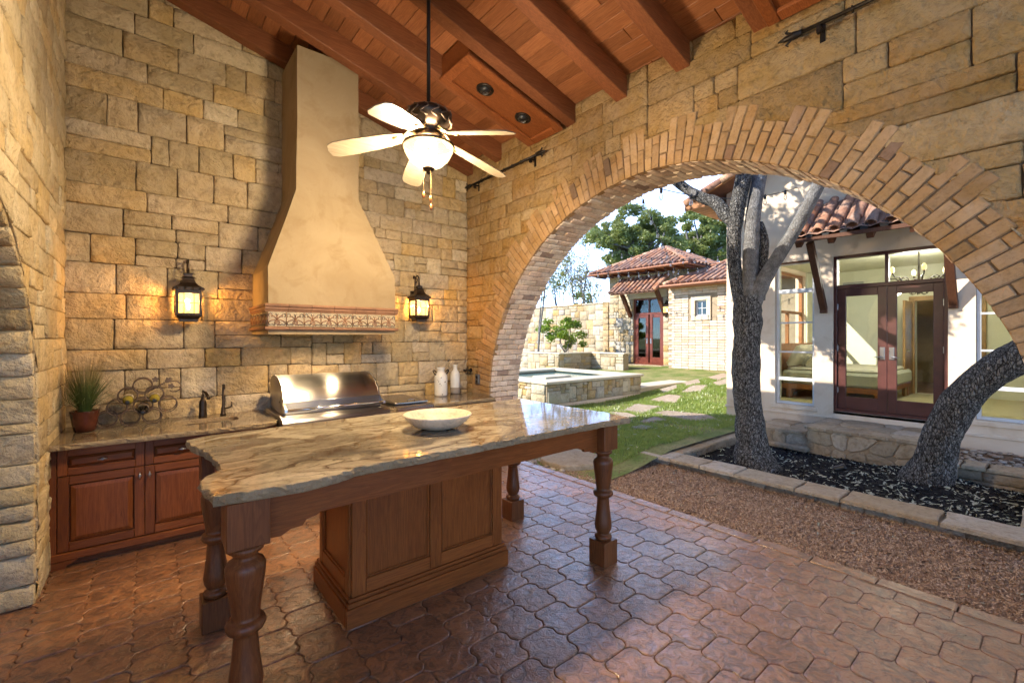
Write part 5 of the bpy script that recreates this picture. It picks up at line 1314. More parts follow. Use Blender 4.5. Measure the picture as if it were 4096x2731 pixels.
# grass blades (they lap a little over the stones' edges)
SI = [[(p[0]+(sum(q[0] for q in s)/len(s)-p[0])*.09, p[1]+(sum(q[1] for q in s)/len(s)-p[1])*.09) for p in s] for s in SS]
def grass(n, seed):
    rg = random.Random(seed); V = []; F = []
    for k in range(n):
        t = rg.random()**1.5; x = 4.75+t*9; y = rg.uniform(3.66, 7.3)
        if x > 8.95 and y < 4.3: continue
        if x > 6.5 and y > 6.95: continue
        if x < 5.9 and y < 3.7: continue
        if any(inside(x, y, s) for s in SI): continue
        if noise.noise(Vector((x*.9, y*.9, 3))) < -.28 and rg.random() < .75: continue
        h = rg.uniform(.022, .062)*(1+.04*(x-5)); w_ = rg.uniform(.003, .006)*(1+.25*(x-4.75)); a = rg.uniform(0, 2*PI); dx, dy = math.cos(a), math.sin(a); z = gz(x, y)-.004; o = len(V)
        l = rg.uniform(0, .03); V += [(x-dy*w_, y+dx*w_, z), (x+dy*w_, y-dx*w_, z), (x+dx*l, y+dy*l, z+h)]; F.append((o, o+1, o+2))
    mb = MB(); mb.v = V; mb.f = F; return mb
tag(grass(95000, 5).obj('grass', M['grassleaf'], None, False, False), 'short patchy green grass between the stepping stones', kind='stuff')
dc = thing('drain_grate', 'small dark metal drain grate set in the lawn', 'drain', (6.6, 4.55, .1))
for k in range(6): MB().box(6.45+k*.055, 6.485+k*.055, 4.42, 4.66, gz(6.6, 4.5)+.012, gz(6.6, 4.5)+.026).obj('bar', M['silver'], dc)
MB().box(6.43, 6.78, 4.40, 4.68, gz(6.6, 4.5)-.02, gz(6.6, 4.5)+.01).obj('frame', M['iron'], dc)
# planter spotlight
gs = thing('garden_spotlight', 'black stake spotlight standing in the black mulch between the trunks', 'spotlight', (6.55, 1.72, -.05))
MB().tube([(6.55, 1.72, -.08), (6.55, 1.72, .06)], .012, 8).obj('stake', M['black'], gs)
MB().lathe([(.03, 0), (.034, .02), (.036, .09), (.044, .1), (.044, .13), (.036, .13), (.034, .1)], n=18, M=T(6.55, 1.76, .06) @ Matrix.Rotation(1.2, 4, 'X') @ Matrix.Rotation(.5, 4, 'Y')).obj('lamp_head', M['black'], gs, True)
terr = MB().box(-14, 16, -16, -3.25, -.3, -.06).obj('bounce_terrace', M['cream']); tag(terr, kind='structure')  # unseen pale paving behind the camera, added to bounce sunlight onto the ceiling

# ================================================================== tiled slopes
def cover_tile(L_, r0, r1, n=7):
    mb = MB()
    for (y, r_) in ((0, r0), (L_, r1)):
        for k in range(n): a = PI*k/(n-1); mb.v.append((r_*math.cos(a), y, r_*math.sin(a)*.85))
        for k in range(n): a = PI*k/(n-1); mb.v.append(((r_-.012)*math.cos(a), y, (r_-.012)*math.sin(a)*.85-.0))
    for k in range(n-1):
        mb.f += [(k, k+1, 2*n+k+1, 2*n+k), (n+k, 3*n+k, 3*n+k+1, n+k+1), (k, n+k, n+k+1, k+1)]
    mb.f += [(0, 2*n, 3*n, n), (n-1, 2*n-1, 4*n-1, 3*n-1)]
    me = mb.mesh('roof_tile', M['tile'], True); fixn(me)
    try: me.set_sharp_from_angle(angle=math.radians(50))
    except Exception: pass
    return me
rt = random.Random(41)
def tile_slope(par, O, ex, ey, W, H, pitch, row, test=None, lift=.03):
    """cover tiles: columns along ex (unit), rows up ey (unit) from O at the eave"""
    ez = ex.cross(ey).normalized(); me = cover_tile(row*1.18, pitch*.33, pitch*.27); nc = max(1, round(W/pitch)); nr = max(1, round(H/row))
    for i in range(nc):
        for j in range(nr):
            u = (i+.5)*W/nc; v = j*H/nr
            if test and not test(u, v): continue
            Mx = Matrix((ex, ey, ez)).transposed().to_4x4(); Mx.translation = O+ex*(u+rt.uniform(-.006, .006))+ey*(v+rt.uniform(-.012, .012))+ez*(lift*.2+rt.uniform(0, .006))
            link('roof_tile', me, par, Mx @ Matrix.Rotation(.05, 4, 'X') @ Matrix.Rotation(rt.uniform(-.02, .02), 4, 'Z'))
    # pan layer: shallow troughs between the covers
    mb = MB(); n = nc*4
    for v in (-.03, H):
        for i in range(n+1):
            u = W*i/n; ph = (i % 4)/4*2*PI; z = -.012-.018*math.cos(ph+PI)
            mb.v.append(tuple(O+ex*u+ey*v+ez*z))
    mb.f = [(i, i+1, n+2+i, n+1+i) for i in range(n)]
    return mb

# ================================================================== stucco house across the courtyard
XH = 9.0
house = thing('stucco_house', 'beige stucco house with mahogany french doors and tall white windows', 'house', (XH, 0, .1))
def wall_holes(mb, x0, x1, y0, y1, z0, z1, holes, ax='x'):
    ys_ = sorted({y0, y1, *[h[0] for h in holes], *[h[1] for h in holes]}); zs_ = sorted({z0, z1, *[h[2] for h in holes], *[h[3] for h in holes]})
    for a, b in zip(ys_[:-1], ys_[1:]):
        run = None
        for c, d in zip(zs_[:-1], zs_[1:]):
            hole = any(h[0] <= (a+b)/2 <= h[1] and h[2] <= (c+d)/2 <= h[3] for h in holes)
            if not hole: run = (run[0], d) if run else (c, d)
            if (hole or d == zs_[-1]) and run:
                if ax == 'x': mb.box(x0, x1, a, b, *run)
                else: mb.box(a, b, x0, x1, *run)
                run = None
W1 = (2.70, 3.33, .47, 3.05); D1 = (1.02, 2.425, .44, 3.05); W2 = (-.55, .74, .53, 3.0)
mb = MB(); wall_holes(mb, XH, XH+.28, -6, 4.22, -.2, 4.25, [W1, D1, W2]); mb.obj('front_wall', M['stucco'], house)
SW = (10.9, 12.7, .95, 3.2)
mb = MB(); wall_holes(mb, 4.0, 4.22, XH+.285, 13.8, -.2, 4.25, [SW], 'y'); mb.obj('side_wall', M['stucco'], house)
gb = MB(); gb.prism([(4.22, 4.252), (-6, 4.252), (-6, 4.5), (.2, 6.1), (4.22, 4.62)], 0, .28, Matrix(((0,0,1,XH),(1,0,0,0),(0,1,0,0),(0,0,0,1)))); gb.obj('gable_wall', M['stucco'], house)
MB().box(XH-.022, XH-.002, 2.50, 4.24, .30, .345, .006).obj('base_band', M['stucco'], house)
MB().box(XH-.022, XH-.002, -6, .95, .30, .345, .006).obj('base_band', M['stucco'], house)
# roof over the gable end
rs = Vector((0, -1, .368)).normalized(); O = Vector((8.55, 4.80, 4.36))
roofp = MB(); roofp.prism([(4.82, 4.33), (4.82, 4.43), (.2, 6.13), (-6.5, 4.35), (-6.5, 4.25), (.2, 6.03)], 8.55, 14.5, Matrix(((0,0,1,0),(1,0,0,0),(0,1,0,0),(0,0,0,1)))); ro = roofp.obj('roof', M['pan'], house)
tile_slope(house, Vector((8.5, 4.86, 4.445)), X_, rs, 3.0, 5.2, .26, .36).obj('tile_pans', M['pan'], house)
for k in range(13):
    a = Vector((8.53, 4.84, 4.41))+rs*(k*.4); MB().tube([tuple(a+rs*q) for q in (0, .21, .43)], [.085, .08, .07], 10).obj('rake_tile', M['tile'], house, True)
for k in range(4): MB().box(8.57+k*.155, 8.715+k*.155, 4.225, 4.80, 4.29, 4.327, .004).obj('soffit_board', M['soffit'], house)
MB().box(8.5, 8.552, 4.2, 4.84, 4.26, 4.42, .005).obj('fascia', M['soffit'], house); MB().box(9.2, 14, 4.225, 4.80, 4.29, 4.327).obj('eave_soffit', M['soffit'], house)
fa = MB().bar((8.56, 4.82, 4.36), (8.56, .2, 6.06), .05, .14, .004, (1,0,0)); fa.obj('rake_board', M['soffit'], house)
# tall windows
def sash(par, x, y0, y1, z0, z1, fw, t, mat, name='frame'):
    for (a, b, c, d) in ((y0, y0+fw, z0, z1), (y1-fw, y1, z0, z1), (y0+fw+.0003, y1-fw-.0003, z0, z0+fw), (y0+fw+.0003, y1-fw-.0003, z1-fw, z1)):
        MB().box(x, x+t, a, b, c, d, .004).obj(name, mat, par)
def window(y0, y1, z0, z1, bars, bar_w):
    wd = thing('window', None, None, (XH, (y0+y1)/2, z0)); wd.parent = house; wd.matrix_parent_inverse = INV[house.name]
    sash(wd, XH+.07, y0+.003, y1-.003, z0+.003, z1-.003, .045, .07, M['whitealu'])
    zs_ = [z0+.048]+bars+[z1-.048]
    for b, bw_ in zip(bars, bar_w): MB().box(XH+.062, XH+.13, y0+.049, y1-.049, b-bw_/2, b+bw_/2, .004).obj('glazing_bar', M['whitealu'], wd)
    for i in range(len(zs_)-1):
        a = zs_[i]+(bar_w[i-1]/2 if i else 0)+.001; b = zs_[i+1]-(bar_w[i]/2 if i < len(bars) else 0)-.001
        MB().box(XH+.098, XH+.104, y0+.049, y1-.049, a, b).obj('pane', M['glass'], wd)
    MB().box(XH-.03, XH-.001, y0-.06, y1+.06, z0-.075, z0-.004, .008).obj('sill', M['stucco'], wd)
    MB().box(XH+.01, XH+.06, y0+.004, y1-.004, z1-.03, z1-.004, .003).obj('head_trim', M['awnwood'], wd)
window(*W1, [.93, 1.42, 1.95, 2.52], [.055, .028, .028, .075]); window(*W2, [.98, 1.5, 2.02, 2.5], [.055, .028, .028, .075])
# french doors
fd = thing('french_door', None, None, (XH, 1.72, .44)); fd.parent = house; fd.matrix_parent_inverse = INV[house.name]
y0, y1, z0, z1 = D1
sash(fd, XH+.03, y0+.002, y1-.002, z0+.002, z1-.002, .045, .14, M['mahog'], 'door_frame')
MB().box(XH+.035, XH+.15, y0+.048, y1-.048, 2.50, 2.56, .004).obj('transom_bar', M['mahog'], fd)
MB().box(XH+.035, XH+.15, 1.70, 1.745, 2.561, 3.004, .004).obj('mullion', M['mahog'], fd)
for (a, b) in ((y0+.048, 1.699), (1.746, y1-.048)): MB().box(XH+.09, XH+.096, a, b, 2.562, 3.003).obj('transom_pane', M['glass'], fd)
def leaf(a, b, hs):
    st = .115
    lf = MB().box(XH+.06, XH+.11, a, a+st, .49, 2.498, .004).obj('door_leaf', M['mahog'], fd)
    MB().box(XH+.06, XH+.11, b-st, b, .49, 2.498, .004).obj('stile', M['mahog'], lf)
    MB().box(XH+.061, XH+.109, a+st+.0003, b-st-.0003, .49, .70, .004).obj('rail', M['mahog'], lf); MB().box(XH+.061, XH+.109, a+st+.0003, b-st-.0003, 2.37, 2.497, .004).obj('rail', M['mahog'], lf)
    MB().box(XH+.082, XH+.088, a+st, b-st, .70, 2.37).obj('pane', M['glass'], lf)
    yy = a+.055 if hs < 0 else b-.055
    MB().box(XH+.048, XH+.0595, yy-.032, yy+.032, 1.33, 1.53, .004).obj('lock_plate', M['silver'], lf)
    MB().tube([(XH+.045, yy, 1.37), (XH+.015, yy, 1.37), (XH+.012, yy+(.045 if hs < 0 else -.045), 1.375), (XH+.012, yy+(.10 if hs < 0 else -.10), 1.365)], [.010, .010, .008, .006], 8).obj('lever_handle', M['silver'], lf, True)
    for q in (.8, 1.5, 2.2): MB().box(XH+.05, XH+.0595, (b if hs < 0 else a)-.01, (b if hs < 0 else a)+.01, q-.05, q+.05, .003).obj('hinge', M['silver'], lf)
leaf(y0+.05, 1.719, 1); leaf(1.724, y1-.05, -1)
MB().box(XH+.0, XH+.2, y0+.003, y1-.003, .40, .4395).obj('threshold', M['mahog'], fd)
# tiled awning over the doors
aw2 = thing('door_awning', 'clay barrel-tile awning on wooden brackets over the french doors', 'awning', (XH, 1.75, 3.2))
AE, AT_ = Vector((8.12, .72, 3.30)), Vector((8.99, .72, 3.95)); ey = (AT_-AE).normalized()
tile_slope(aw2, AE+Vector((-.03, 2.0, .03)), -Y_, ey, 2.0, 1.06, .235, .27).obj('tile_pans', M['tile'], aw2)
mb = MB(); mb.v = [(8.12, .74, 3.25), (8.99, .74, 3.90), (8.99, .74, 3.86), (8.12, .74, 3.21)]; mb.v += [(x, 2.70, z) for x, y, z in mb.v]; mb.f = [(0,1,2,3), (7,6,5,4), (0,4,5,1), (1,5,6,2), (2,6,7,3), (3,7,4,0)]; mb.obj('deck', M['awnwood'], aw2)
MB().box(8.085, 8.118, .72, 2.72, 3.20, 3.262, .004).obj('fascia', M['awnwood'], aw2)
for y in (.78, 1.26, 1.74, 2.22, 2.66): MB().bar((8.13, y, 3.165), (8.98, y, 3.80), .085, .085, .004).obj('rafter', M['awnwood'], aw2)
for y in (.96, 2.55): MB().bar((8.975, y, 2.16), (8.30, y, 3.22), .095, .095, .004, (1, 0, 0)).obj('brace', M['awnwood'], aw2); MB().box(8.93, 8.998, y-.05, y+.05, 2.10, 2.22, .004).obj('brace_foot', M['awnwood'], aw2)
for y in (.85, 1.1, 1.34, 1.57, 1.8, 2.05, 2.28, 2.5): MB().lathe([(.055, 0), (.05, .012), (.001, .014)], n=14, M=T(8.106, y-.0, 3.30) @ Matrix.Rotation(-PI/2, 4, 'Y')).obj('tile_stop', M['black'], aw2)
for k in range(6):
    a = Vector((8.08, 2.74, 3.31))+ey*(k*.175); MB().tube([tuple(a+ey*q) for q in (0, .1, .2)], [.075, .072, .065], 10).obj('rake_tile', M['tile'], aw2, True)
# ---- room behind the glass
room = thing('bedroom', None, None, (11, 1, .42), kind='structure')
MB().box(9.285, 13.4, -3, 3.995, .38, .425).obj('carpet', M['carpet'], room)
mb = MB(); wall_holes(mb, 13.4, 13.6, -3, 4.2, .3, 3.5, [(1.05, 2.05, .42, 2.5)]); mb.obj('far_wall', M['stucco_in'], room)
MB().box(9.285, 13.6, -3.2, -3.0, .3, 3.5).obj('end_wall', M['stucco_in'], room); MB().box(9.285, 13.6, -3.2, 4.2, 3.3, 3.45).obj('room_ceiling', M['stucco_in'], room)
MB().box(9.285, 13.4, 3.96, 3.998, .43, .94).obj('inner_wall', M['stucco_in'], room); MB().box(12.71, 13.4, 3.96, 3.998, .943, 3.29).obj('inner_wall', M['stucco_in'], room); MB().box(9.285, 10.89, 3.96, 3.998, .943, 3.29).obj('inner_wall', M['stucco_in'], room)
mb = MB(); wall_holes(mb, 9.283, 9.31, -3, 3.95, .43, 3.29, [W1, D1, W2]); mb.obj('inner_front_wall', M['stucco_in'], room)
MB().box(13.6, 17.0, .4, 3.0, .36, .42).obj('hall_floor', M['doorwood'], room); MB().box(13.6, 17, 2.9, 3.0, .42, 3.2).obj('hall_wall', M['hall'], room); MB().box(13.6, 17, .3, .4, .42, 3.2).obj('hall_wall', M['hall'], room); MB().box(13.6, 17, .3, 3, 3.2, 3.3).obj('hall_ceiling', M['hall'], room)
mb = MB(); wall_holes(mb, 17.0, 17.1, .3, 3.0, .3, 3.3, [(1.0, 1.75, 1.3, 2.5)]); mb.obj('hall_end_wall', M['hall'], room)
for (a, b, c, d) in ((.95, 1.05, .42, 2.6), (2.05, 2.15, .42, 2.6), (1.05, 2.05, 2.5, 2.6)): MB().box(13.33, 13.398, a, b, c, d, .004).obj('door_casing', M['doorwood'], room)
swf = thing('side_window', None, None, (11.8, 4.1, .95)); swf.parent = house; swf.matrix_parent_inverse = INV[house.name]
for (a, b, c, d) in ((SW[0], SW[0]+.06, SW[2], SW[3]), (SW[1]-.06, SW[1], SW[2], SW[3]), (SW[0]+.06, SW[1]-.06, SW[2], SW[2]+.06), (SW[0]+.06, SW[1]-.06, SW[3]-.06, SW[3]), (SW[0]+.06, SW[1]-.06, 2.25, 2.31), (11.77, 11.83, SW[2]+.06, 2.25)): MB().box(a+.001, b-.001, 4.06, 4.13, c+.001, d-.001).obj('frame', M['soffit'], swf)
bed = thing('bed', 'low cherry wood bed with cream duvet seen through the french doors', 'bed', (11.5, 2.9, .425))
MB().box(10.4, 12.9, 2.05, 3.72, .62, .72, .01).obj('bed_frame', M['bedwood'], bed)
for x in (10.5, 12.8):
    for y in (2.12, 3.6): MB().box(x-.05, x+.05, y-.05, y+.05, .426, .62).obj('leg', M['bedwood'], bed)
mt = MB().box(10.42, 12.88, 2.02, 3.74, .722, 1.0, .05); mt.obj('duvet', M['duvet'], bed)
MB().box(10.5, 12.8, 2.1, 3.66, 1.0, 1.06, .03).obj('blanket', M['linen'], bed)
MB().box(10.3, 13.0, 3.78, 3.86, .45, 1.55, .01).obj('headboard', M['bedwood'], bed)
for k, (x, y, a) in enumerate(((10.75, 3.5, .5), (11.3, 3.45, .4), (10.95, 3.2, .62), (11.6, 3.25, .55))):
    p = MB().box(-.34, .34, -.07, .07, -.26, .26, .065, T(x, y, 1.30-.05*(k//2)) @ Matrix.Rotation(a, 4, 'X')); autosmooth(tag(p.obj('pillow', M['linen']), 'plump linen pillow propped at the head of the bed', 'pillow', 'pillows on the bed'), 60)
cl = thing('chandelier', 'black iron scroll chandelier hanging inside the house', 'chandelier', (10.9, 1.62, 3.3))
MB().tube([(10.9, 1.62, 3.3), (10.9, 1.62, 2.55)], [.012, .02], 8).obj('stem', M['iron'], cl, True)
MB().lathe([(.002, -.08), (.03, -.03), (.02, 0), (.05, .05), (.02, .1)], (10.9, 1.62, 2.6), 12).obj('hub', M['iron'], cl, True)
for k in range(6):
    a = 2*PI*k/6+.3; e = Vector((math.cos(a), math.sin(a), 0)); P = Vector((10.9, 1.62, 2.62))
    MB().tube([tuple(P+e*r_+Z_*z) for r_, z in ((.02, .0), (.10, -.09), (.2, -.06), (.26, .06), (.34, .17), (.42, .17), (.46, .24))], .012, 7).obj('arm', M['iron'], cl, True)
    MB().tube([tuple(P+e*(.24+.07*math.cos(q))+Z_*(.1+.07*math.sin(q))) for q in np.linspace(-1.6, 3, 9)], .009, 6).obj('curl', M['iron'], cl, True)
    MB().tube([tuple(P+e*(.09+.05*math.cos(q))+Z_*(-.1+.05*math.sin(q))) for q in np.linspace(-3, 2, 8)], .008, 6).obj('curl', M['iron'], cl, True)
    MB().lathe([(.02, 0), (.035, .03), (.03, .09), (.002, .12)], tuple(P+e*.46+Z_*.24), 10).obj('candle_lamp', M['candle'], cl, True)
ld = bpy.data.lights.new('chandelier_light', 'POINT'); ld.energy = 32; ld.color = (1, .93, .8); ld.shadow_soft_size = .3
lo = bpy.data.objects.new('chandelier_light', ld); C.objects.link(lo); lo.location = (10.9, 1.62, 2.95); lo.parent = cl; lo.matrix_parent_inverse = INV[cl.name]
idr = thing('interior_door', 'knotty wood interior door standing open inside the house', 'door', (13.2, 2.0, .42))
MB().box(12.55, 13.32, 2.08, 2.125, .43, 2.48, .004).obj('door_panel', M['doorwood'], idr); MB().lathe([(.012, 0), (.012, .03), (.03, .04), (.02, .06)], n=12, M=T(12.62, 2.08, 1.4) @ Matrix.Rotation(PI/2, 4, 'X')).obj('knob', M['chrome'], idr)
vt = thing('air_vent', 'slatted air vent high on the far bedroom wall', 'vent', (13.39, 3.3, 2.95))
for k in range(6): MB().box(13.37, 13.385, 2.98, 3.4, 2.86+k*.03, 2.878+k*.03).obj('slat', M['silver'], vt)
MB().box(13.386, 13.398, 2.94, 3.44, 2.83, 3.06).obj('frame', M['linen'], vt)
fc2 = thing('folding_chair', 'thin green folding chair half hidden behind the house corner', 'chair', (10.6, 4.6, .2))
for (p, q) in (((10.3, 4.82, gz(10.3, 4.8)), (10.5, 4.55, .62)), ((10.5, 4.9, gz(10.5, 4.9)), (10.32, 4.55, .62)), ((10.3, 4.4, gz(10.3, 4.4)), (10.3, 4.5, .62))): MB().tube([p, q], .012, 6).obj('leg', M['pooltile'], fc2)
MB().box(10.25, 10.6, 4.35, 4.72, .62, .645, .006).obj('seat', M['pooltile'], fc2)

# ================================================================== tower, brick wing, garden wall
rng = random.Random(77)
XT = 16.0
tw_ = thing('stone_tower', 'square limestone garden pavilion with hipped clay tile roof and mahogany doors', 'pavilion', (17.6, 11, .5))
def stone_wall_x(par, x, y0, y1, z0, z1, mat, cell, ws, hs, holes=(), depth=.04, mort='mortar_pale', thick=.3, gap=.012):
    mb = MB(); wall_holes(mb, x+.012, x+thick, y0, y1, z0, z1, list(holes)); mb.obj('wall_core', M[mort], par)
    for r in ashlar(y1-y0, z1-z0, cell, rng, ws, hs):
        yy, zz = y1-(r[0]+r[2])/2, z0+(r[1]+r[3])/2; u0, v0, u1, v1 = r; bad = False
        for h in holes:
            a0, a1 = y1-h[1], y1-h[0]; b0, b1 = h[2]-z0, h[3]-z0
            if u1 > a0+.01 and u0 < a1-.01 and v1 > b0+.01 and v0 < b1-.01:
                # trim the block back to the opening's nearest edge
                opts = [(u0, v0, min(u1, a0), v1), (max(u0, a1), v0, u1, v1), (u0, v0, u1, min(v1, b0)), (u0, max(v0, b1), u1, v1)]
                opts = [o for o in opts if o[2]-o[0] > .05 and o[3]-o[1] > .05]
                if not opts: bad = True; break
                u0, v0, u1, v1 = max(opts, key=lambda o: (o[2]-o[0])*(o[3]-o[1]))
        if bad: continue
        s = stone((u0, v0, u1, v1), Vector((x, y1, z0)), -Y_, Z_, -X_, rng, depth, gap, nx=3, ny=3)
        if s: s.obj('stone' if mat != 'wingbrick' else 'brick', M[mat], par, True)
TD = (10.02, 11.45, .55, 3.30)
stone_wall_x(tw_, XT, 9.4, 12.72, .2, 4.45, 'lime_far', .13, (2,3,3,4,5), (1,1,2,2,3), [TD])
MB().box(XT+.31, XT+3.3, 12.4, 12.7, .2, 4.45).obj('side_wall', M['lime_far'], tw_); MB().box(XT+.31, XT+3.3, 9.42, 9.7, .2, 4.45).obj('side_wall', M['lime_far'], tw_); MB().box(XT+3.0, XT+3.3, 9.71, 12.39, .2, 4.45).obj('rear_wall', M['lime_far'], tw_)
MB().box(XT-.05, XT+.05, 9.85, 11.62, 3.305, 3.62, .01).obj('lintel', M['cream'], tw_)
td = thing('double_door', None, None, (XT, 10.7, .55)); td.parent = tw_; td.matrix_parent_inverse = INV[tw_.name]
sash(td, XT+.05, TD[0]+.002, TD[1]-.002, TD[2]+.002, TD[3]-.002, .07, .12, M['mahog_red'], 'door_frame')
MB().box(XT+.06, XT+.15, 10.09, 11.38, 2.62, 2.70, .004).obj('transom_bar', M['mahog_red'], td); MB().box(XT+.06, XT+.15, 10.70, 10.76, 2.702, 3.228, .004).obj('mullion', M['mahog_red'], td)
for (a, b) in ((10.092, 10.698), (10.762, 11.378)):
    MB().box(XT+.10, XT+.106, a, b, 2.705, 3.226).obj('transom_pane', M['glassdark'], td)
    lf = MB().box(XT+.07, XT+.12, a, a+.13, .625, 2.618, .004).obj('door_leaf', M['mahog_red'], td)
    MB().box(XT+.07, XT+.12, b-.13, b, .625, 2.618, .004).obj('stile', M['mahog_red'], lf); MB().box(XT+.071, XT+.119, a+.1305, b-.1305, .625, .86, .004).obj('rail', M['mahog_red'], lf); MB().box(XT+.071, XT+.119, a+.1305, b-.1305, 2.49, 2.617, .004).obj('rail', M['mahog_red'], lf)
    MB().box(XT+.09, XT+.096, a+.13, b-.13, .86, 2.49).obj('pane', M['glassdark'], lf)
    yy = b-.06 if a < 10.5 else a+.06; MB().box(XT+.055, XT+.0695, yy-.03, yy+.03, 1.42, 1.64, .004).obj('lock_plate', M['silver'], lf)
MB().box(XT-.35, XT+.05, 9.9, 11.6, .3, .55, .01).obj('door_step', M['flag'], tw_)
# hipped roof
ex0, ex1, ey0, ey1, ez_, AP = 15.28, 20.0, 8.55, 13.27, 4.42, Vector((17.64, 10.91, 5.55))
rf = MB(); rf.v = [(ex0, ey0, ez_), (ex1, ey0, ez_), (ex1, ey1, ez_), (ex0, ey1, ez_), tuple(AP-Z_*.0)]; rf.f = [(0,1,4), (1,2,4), (2,3,4), (3,0,4), (0,3,2,1)]
rfo = rf.obj('roof', M['pan'], tw_)
n_ = (AP-Vector((ex0, AP.y, ez_))); eyv = n_.normalized(); Hs = n_.length; Ws = ey1-ey0
tile_slope(tw_, Vector((ex0-.02, ey1, ez_+.035)), -Y_, eyv, Ws, Hs, .26, .30, lambda u, v: abs(u-Ws/2) < (Ws/2)*(1-v/Hs)-.05)
n2_ = (AP-Vector((AP.x, ey0, ez_))); eyv2 = n2_.normalized()
tile_slope(tw_, Vector((ex0, ey0-.02, ez_+.035)), X_, eyv2, Ws, n2_.length, .27, .32, lambda u, v: abs(u-Ws/2) < (Ws/2)*(1-v/n2_.length)-.05)
for cx_, cy2 in ((ex0, ey0), (ex0, ey1), (ex1, ey0)):
    a = Vector((cx_, cy2, ez_+.06)); d = AP+Z_*.08-a; nn = 10
    for k in range(nn): MB().tube([tuple(a+d*((k+q)/nn)) for q in (0, .55, 1.12)], [.095, .09, .075], 8).obj('hip_tile', M['tile'], tw_, True)
MB().box(ex0+.02, XT-.0, ey0+.02, ey1-.02, ez_-.05, ez_-.004).obj('soffit', M['soffit'], tw_); MB().box(XT, ex1-.4, ey0+.02, 9.38, ez_-.05, ez_-.004).obj('soffit', M['soffit'], tw_)
for y in np.arange(ey0+.15, ey1, .42): MB().box(ex0+.05, XT-.05, y-.045, y+.045, ez_-.14, ez_-.052, .004).obj('rafter_tail', M['awnwood'], tw_)
MB().tube([(ex0-.06, ey0-.05, ez_-.02), (ex0-.06, ey1+.05, ez_-.02)], .055, 8).obj('gutter', M['copper'], tw_)
# tower awning
ta = thing('door_awning', 'clay tile awning on slanted wooden brackets over the garden pavilion doors', 'awning', (XT, 10.8, 3.8))
E0 = Vector((15.05, 11.95, 3.52)); eya = (Vector((15.98, 11.95, 4.16))-E0).normalized()
tile_slope(ta, E0, -Y_, eya, 2.15, 1.13, .215, .24).obj('tile_pans', M['tile'], ta)
for k in range(6):
    for y in (11.97, 9.78): a = Vector((15.03, y, 3.53))+eya*(k*.19); MB().tube([tuple(a+eya*q) for q in (0, .1, .21)], [.075, .072, .065], 8).obj('rake_tile', M['tile'], ta, True)
mb = MB(); mb.v = [(15.08, 9.82, 3.48), (15.98, 9.82, 4.10), (15.98, 9.82, 4.05), (15.08, 9.82, 3.43)]; mb.v += [(x, 11.93, z) for x, y, z in mb.v]; mb.f = [(0,1,2,3), (7,6,5,4), (0,4,5,1), (1,5,6,2), (2,6,7,3), (3,7,4,0)]; mb.obj('deck', M['awnwood'], ta)
for y in (9.9, 11.55): MB().bar((15.95, y, 2.55), (15.3, y, 3.55), .14, .14, .006, (1, 0, 0)).obj('brace', M['awnwood'], ta)
lantern(0, 'bronze lantern on the limestone beside the garden pavilion doors', power=3, pos=(XT-.22, 9.72, 2.55), yaw=-PI/2, sc=1.25)
# brick wing
bwg = thing('brick_wing', 'pale whitewashed brick wing with small square window beside the stone tower', 'building', (15.6, 8, .4))
BW = (7.94, 8.38, 2.45, 3.02); XW = 15.45
mb = MB(); wall_holes(mb, XW+.012, XW+.3, 3.0, 9.46, .1, 3.75, [BW]); mb.obj('wall_core', M['mortar_pale'], bwg)
bm2 = {}
rowh = .098; nrow = int(3.5/rowh); cnt = 0; extra = MB()
for j in range(nrow):
    y = 9.46-(0 if j % 2 else .14); z = .12+j*rowh; first = True
    while y > 6.3:
        l_ = .27 if not (first and j % 2 == 0) else .14
        a, b = y-l_, y; first = False; y -= l_
        if j % 2 == 0 and b > 9.45: b = 9.46
        if b > BW[0]-.16 and a < BW[1]+.16 and z+rowh > BW[2]-.16 and z < BW[3]+.16: continue
        key = round(b-a, 2)
        if key not in bm2: bm2[key] = []
        if len(bm2[key]) < 5:
            t_ = MB().box(0, key-.009, 0, .03, 0, rowh-.014, .007); t_.v = [(x_+rng.uniform(-.004, .004), y_, z_+rng.uniform(-.003, .003)) for x_, y_, z_ in t_.v]; me = t_.mesh('brick', M['wingbrick']); fixn(me); bm2[key].append(me)
        me = rng.choice(bm2[key]); Mx = T(XW-.016+rng.uniform(-.008, .006), b-.007, z+.007) @ Matrix.Rotation(-PI/2, 4, 'Z')
        if b > 7.15 and cnt < 300: link('brick', me, bwg, Mx); cnt += 1
        else: extra.add([v.co for v in me.vertices], [tuple(p.vertices) for p in me.polygons], Mx)
if extra.v: tag(extra.obj('remaining_bricks', M['wingbrick'], bwg, False, False), kind='stuff')
wd = thing('small_window', None, None, (XW, 8.16, 2.7)); wd.parent = bwg; wd.matrix_parent_inverse = INV[bwg.name]
sash(wd, XW-.05, BW[0]-.15, BW[1]+.15, BW[2]-.15, BW[3]+.15, .15, .07, M['cream'], 'surround'); sash(wd, XW+.06, BW[0]+.002, BW[1]-.002, BW[2]+.002, BW[3]-.002, .055, .06, M['whitealu'])
MB().box(XW+.07, XW+.11, 8.148, 8.172, BW[2]+.058, BW[3]-.058).obj('glazing_bar', M['whitealu'], wd); MB().box(XW+.072, XW+.108, BW[0]+.058, 8.1475, 2.725, 2.745).obj('glazing_bar', M['whitealu'], wd); MB().box(XW+.072, XW+.108, 8.1725, BW[1]-.058, 2.725, 2.745).obj('glazing_bar', M['whitealu'], wd)
for (a, b) in ((BW[0]+.057, 8.148), (8.172, BW[1]-.057)):
    for (c, d) in ((BW[2]+.057, 2.725), (2.745, BW[3]-.057)): MB().box(XW+.09, XW+.095, a, b, c, d).obj('pane', M['glassdark'], wd)
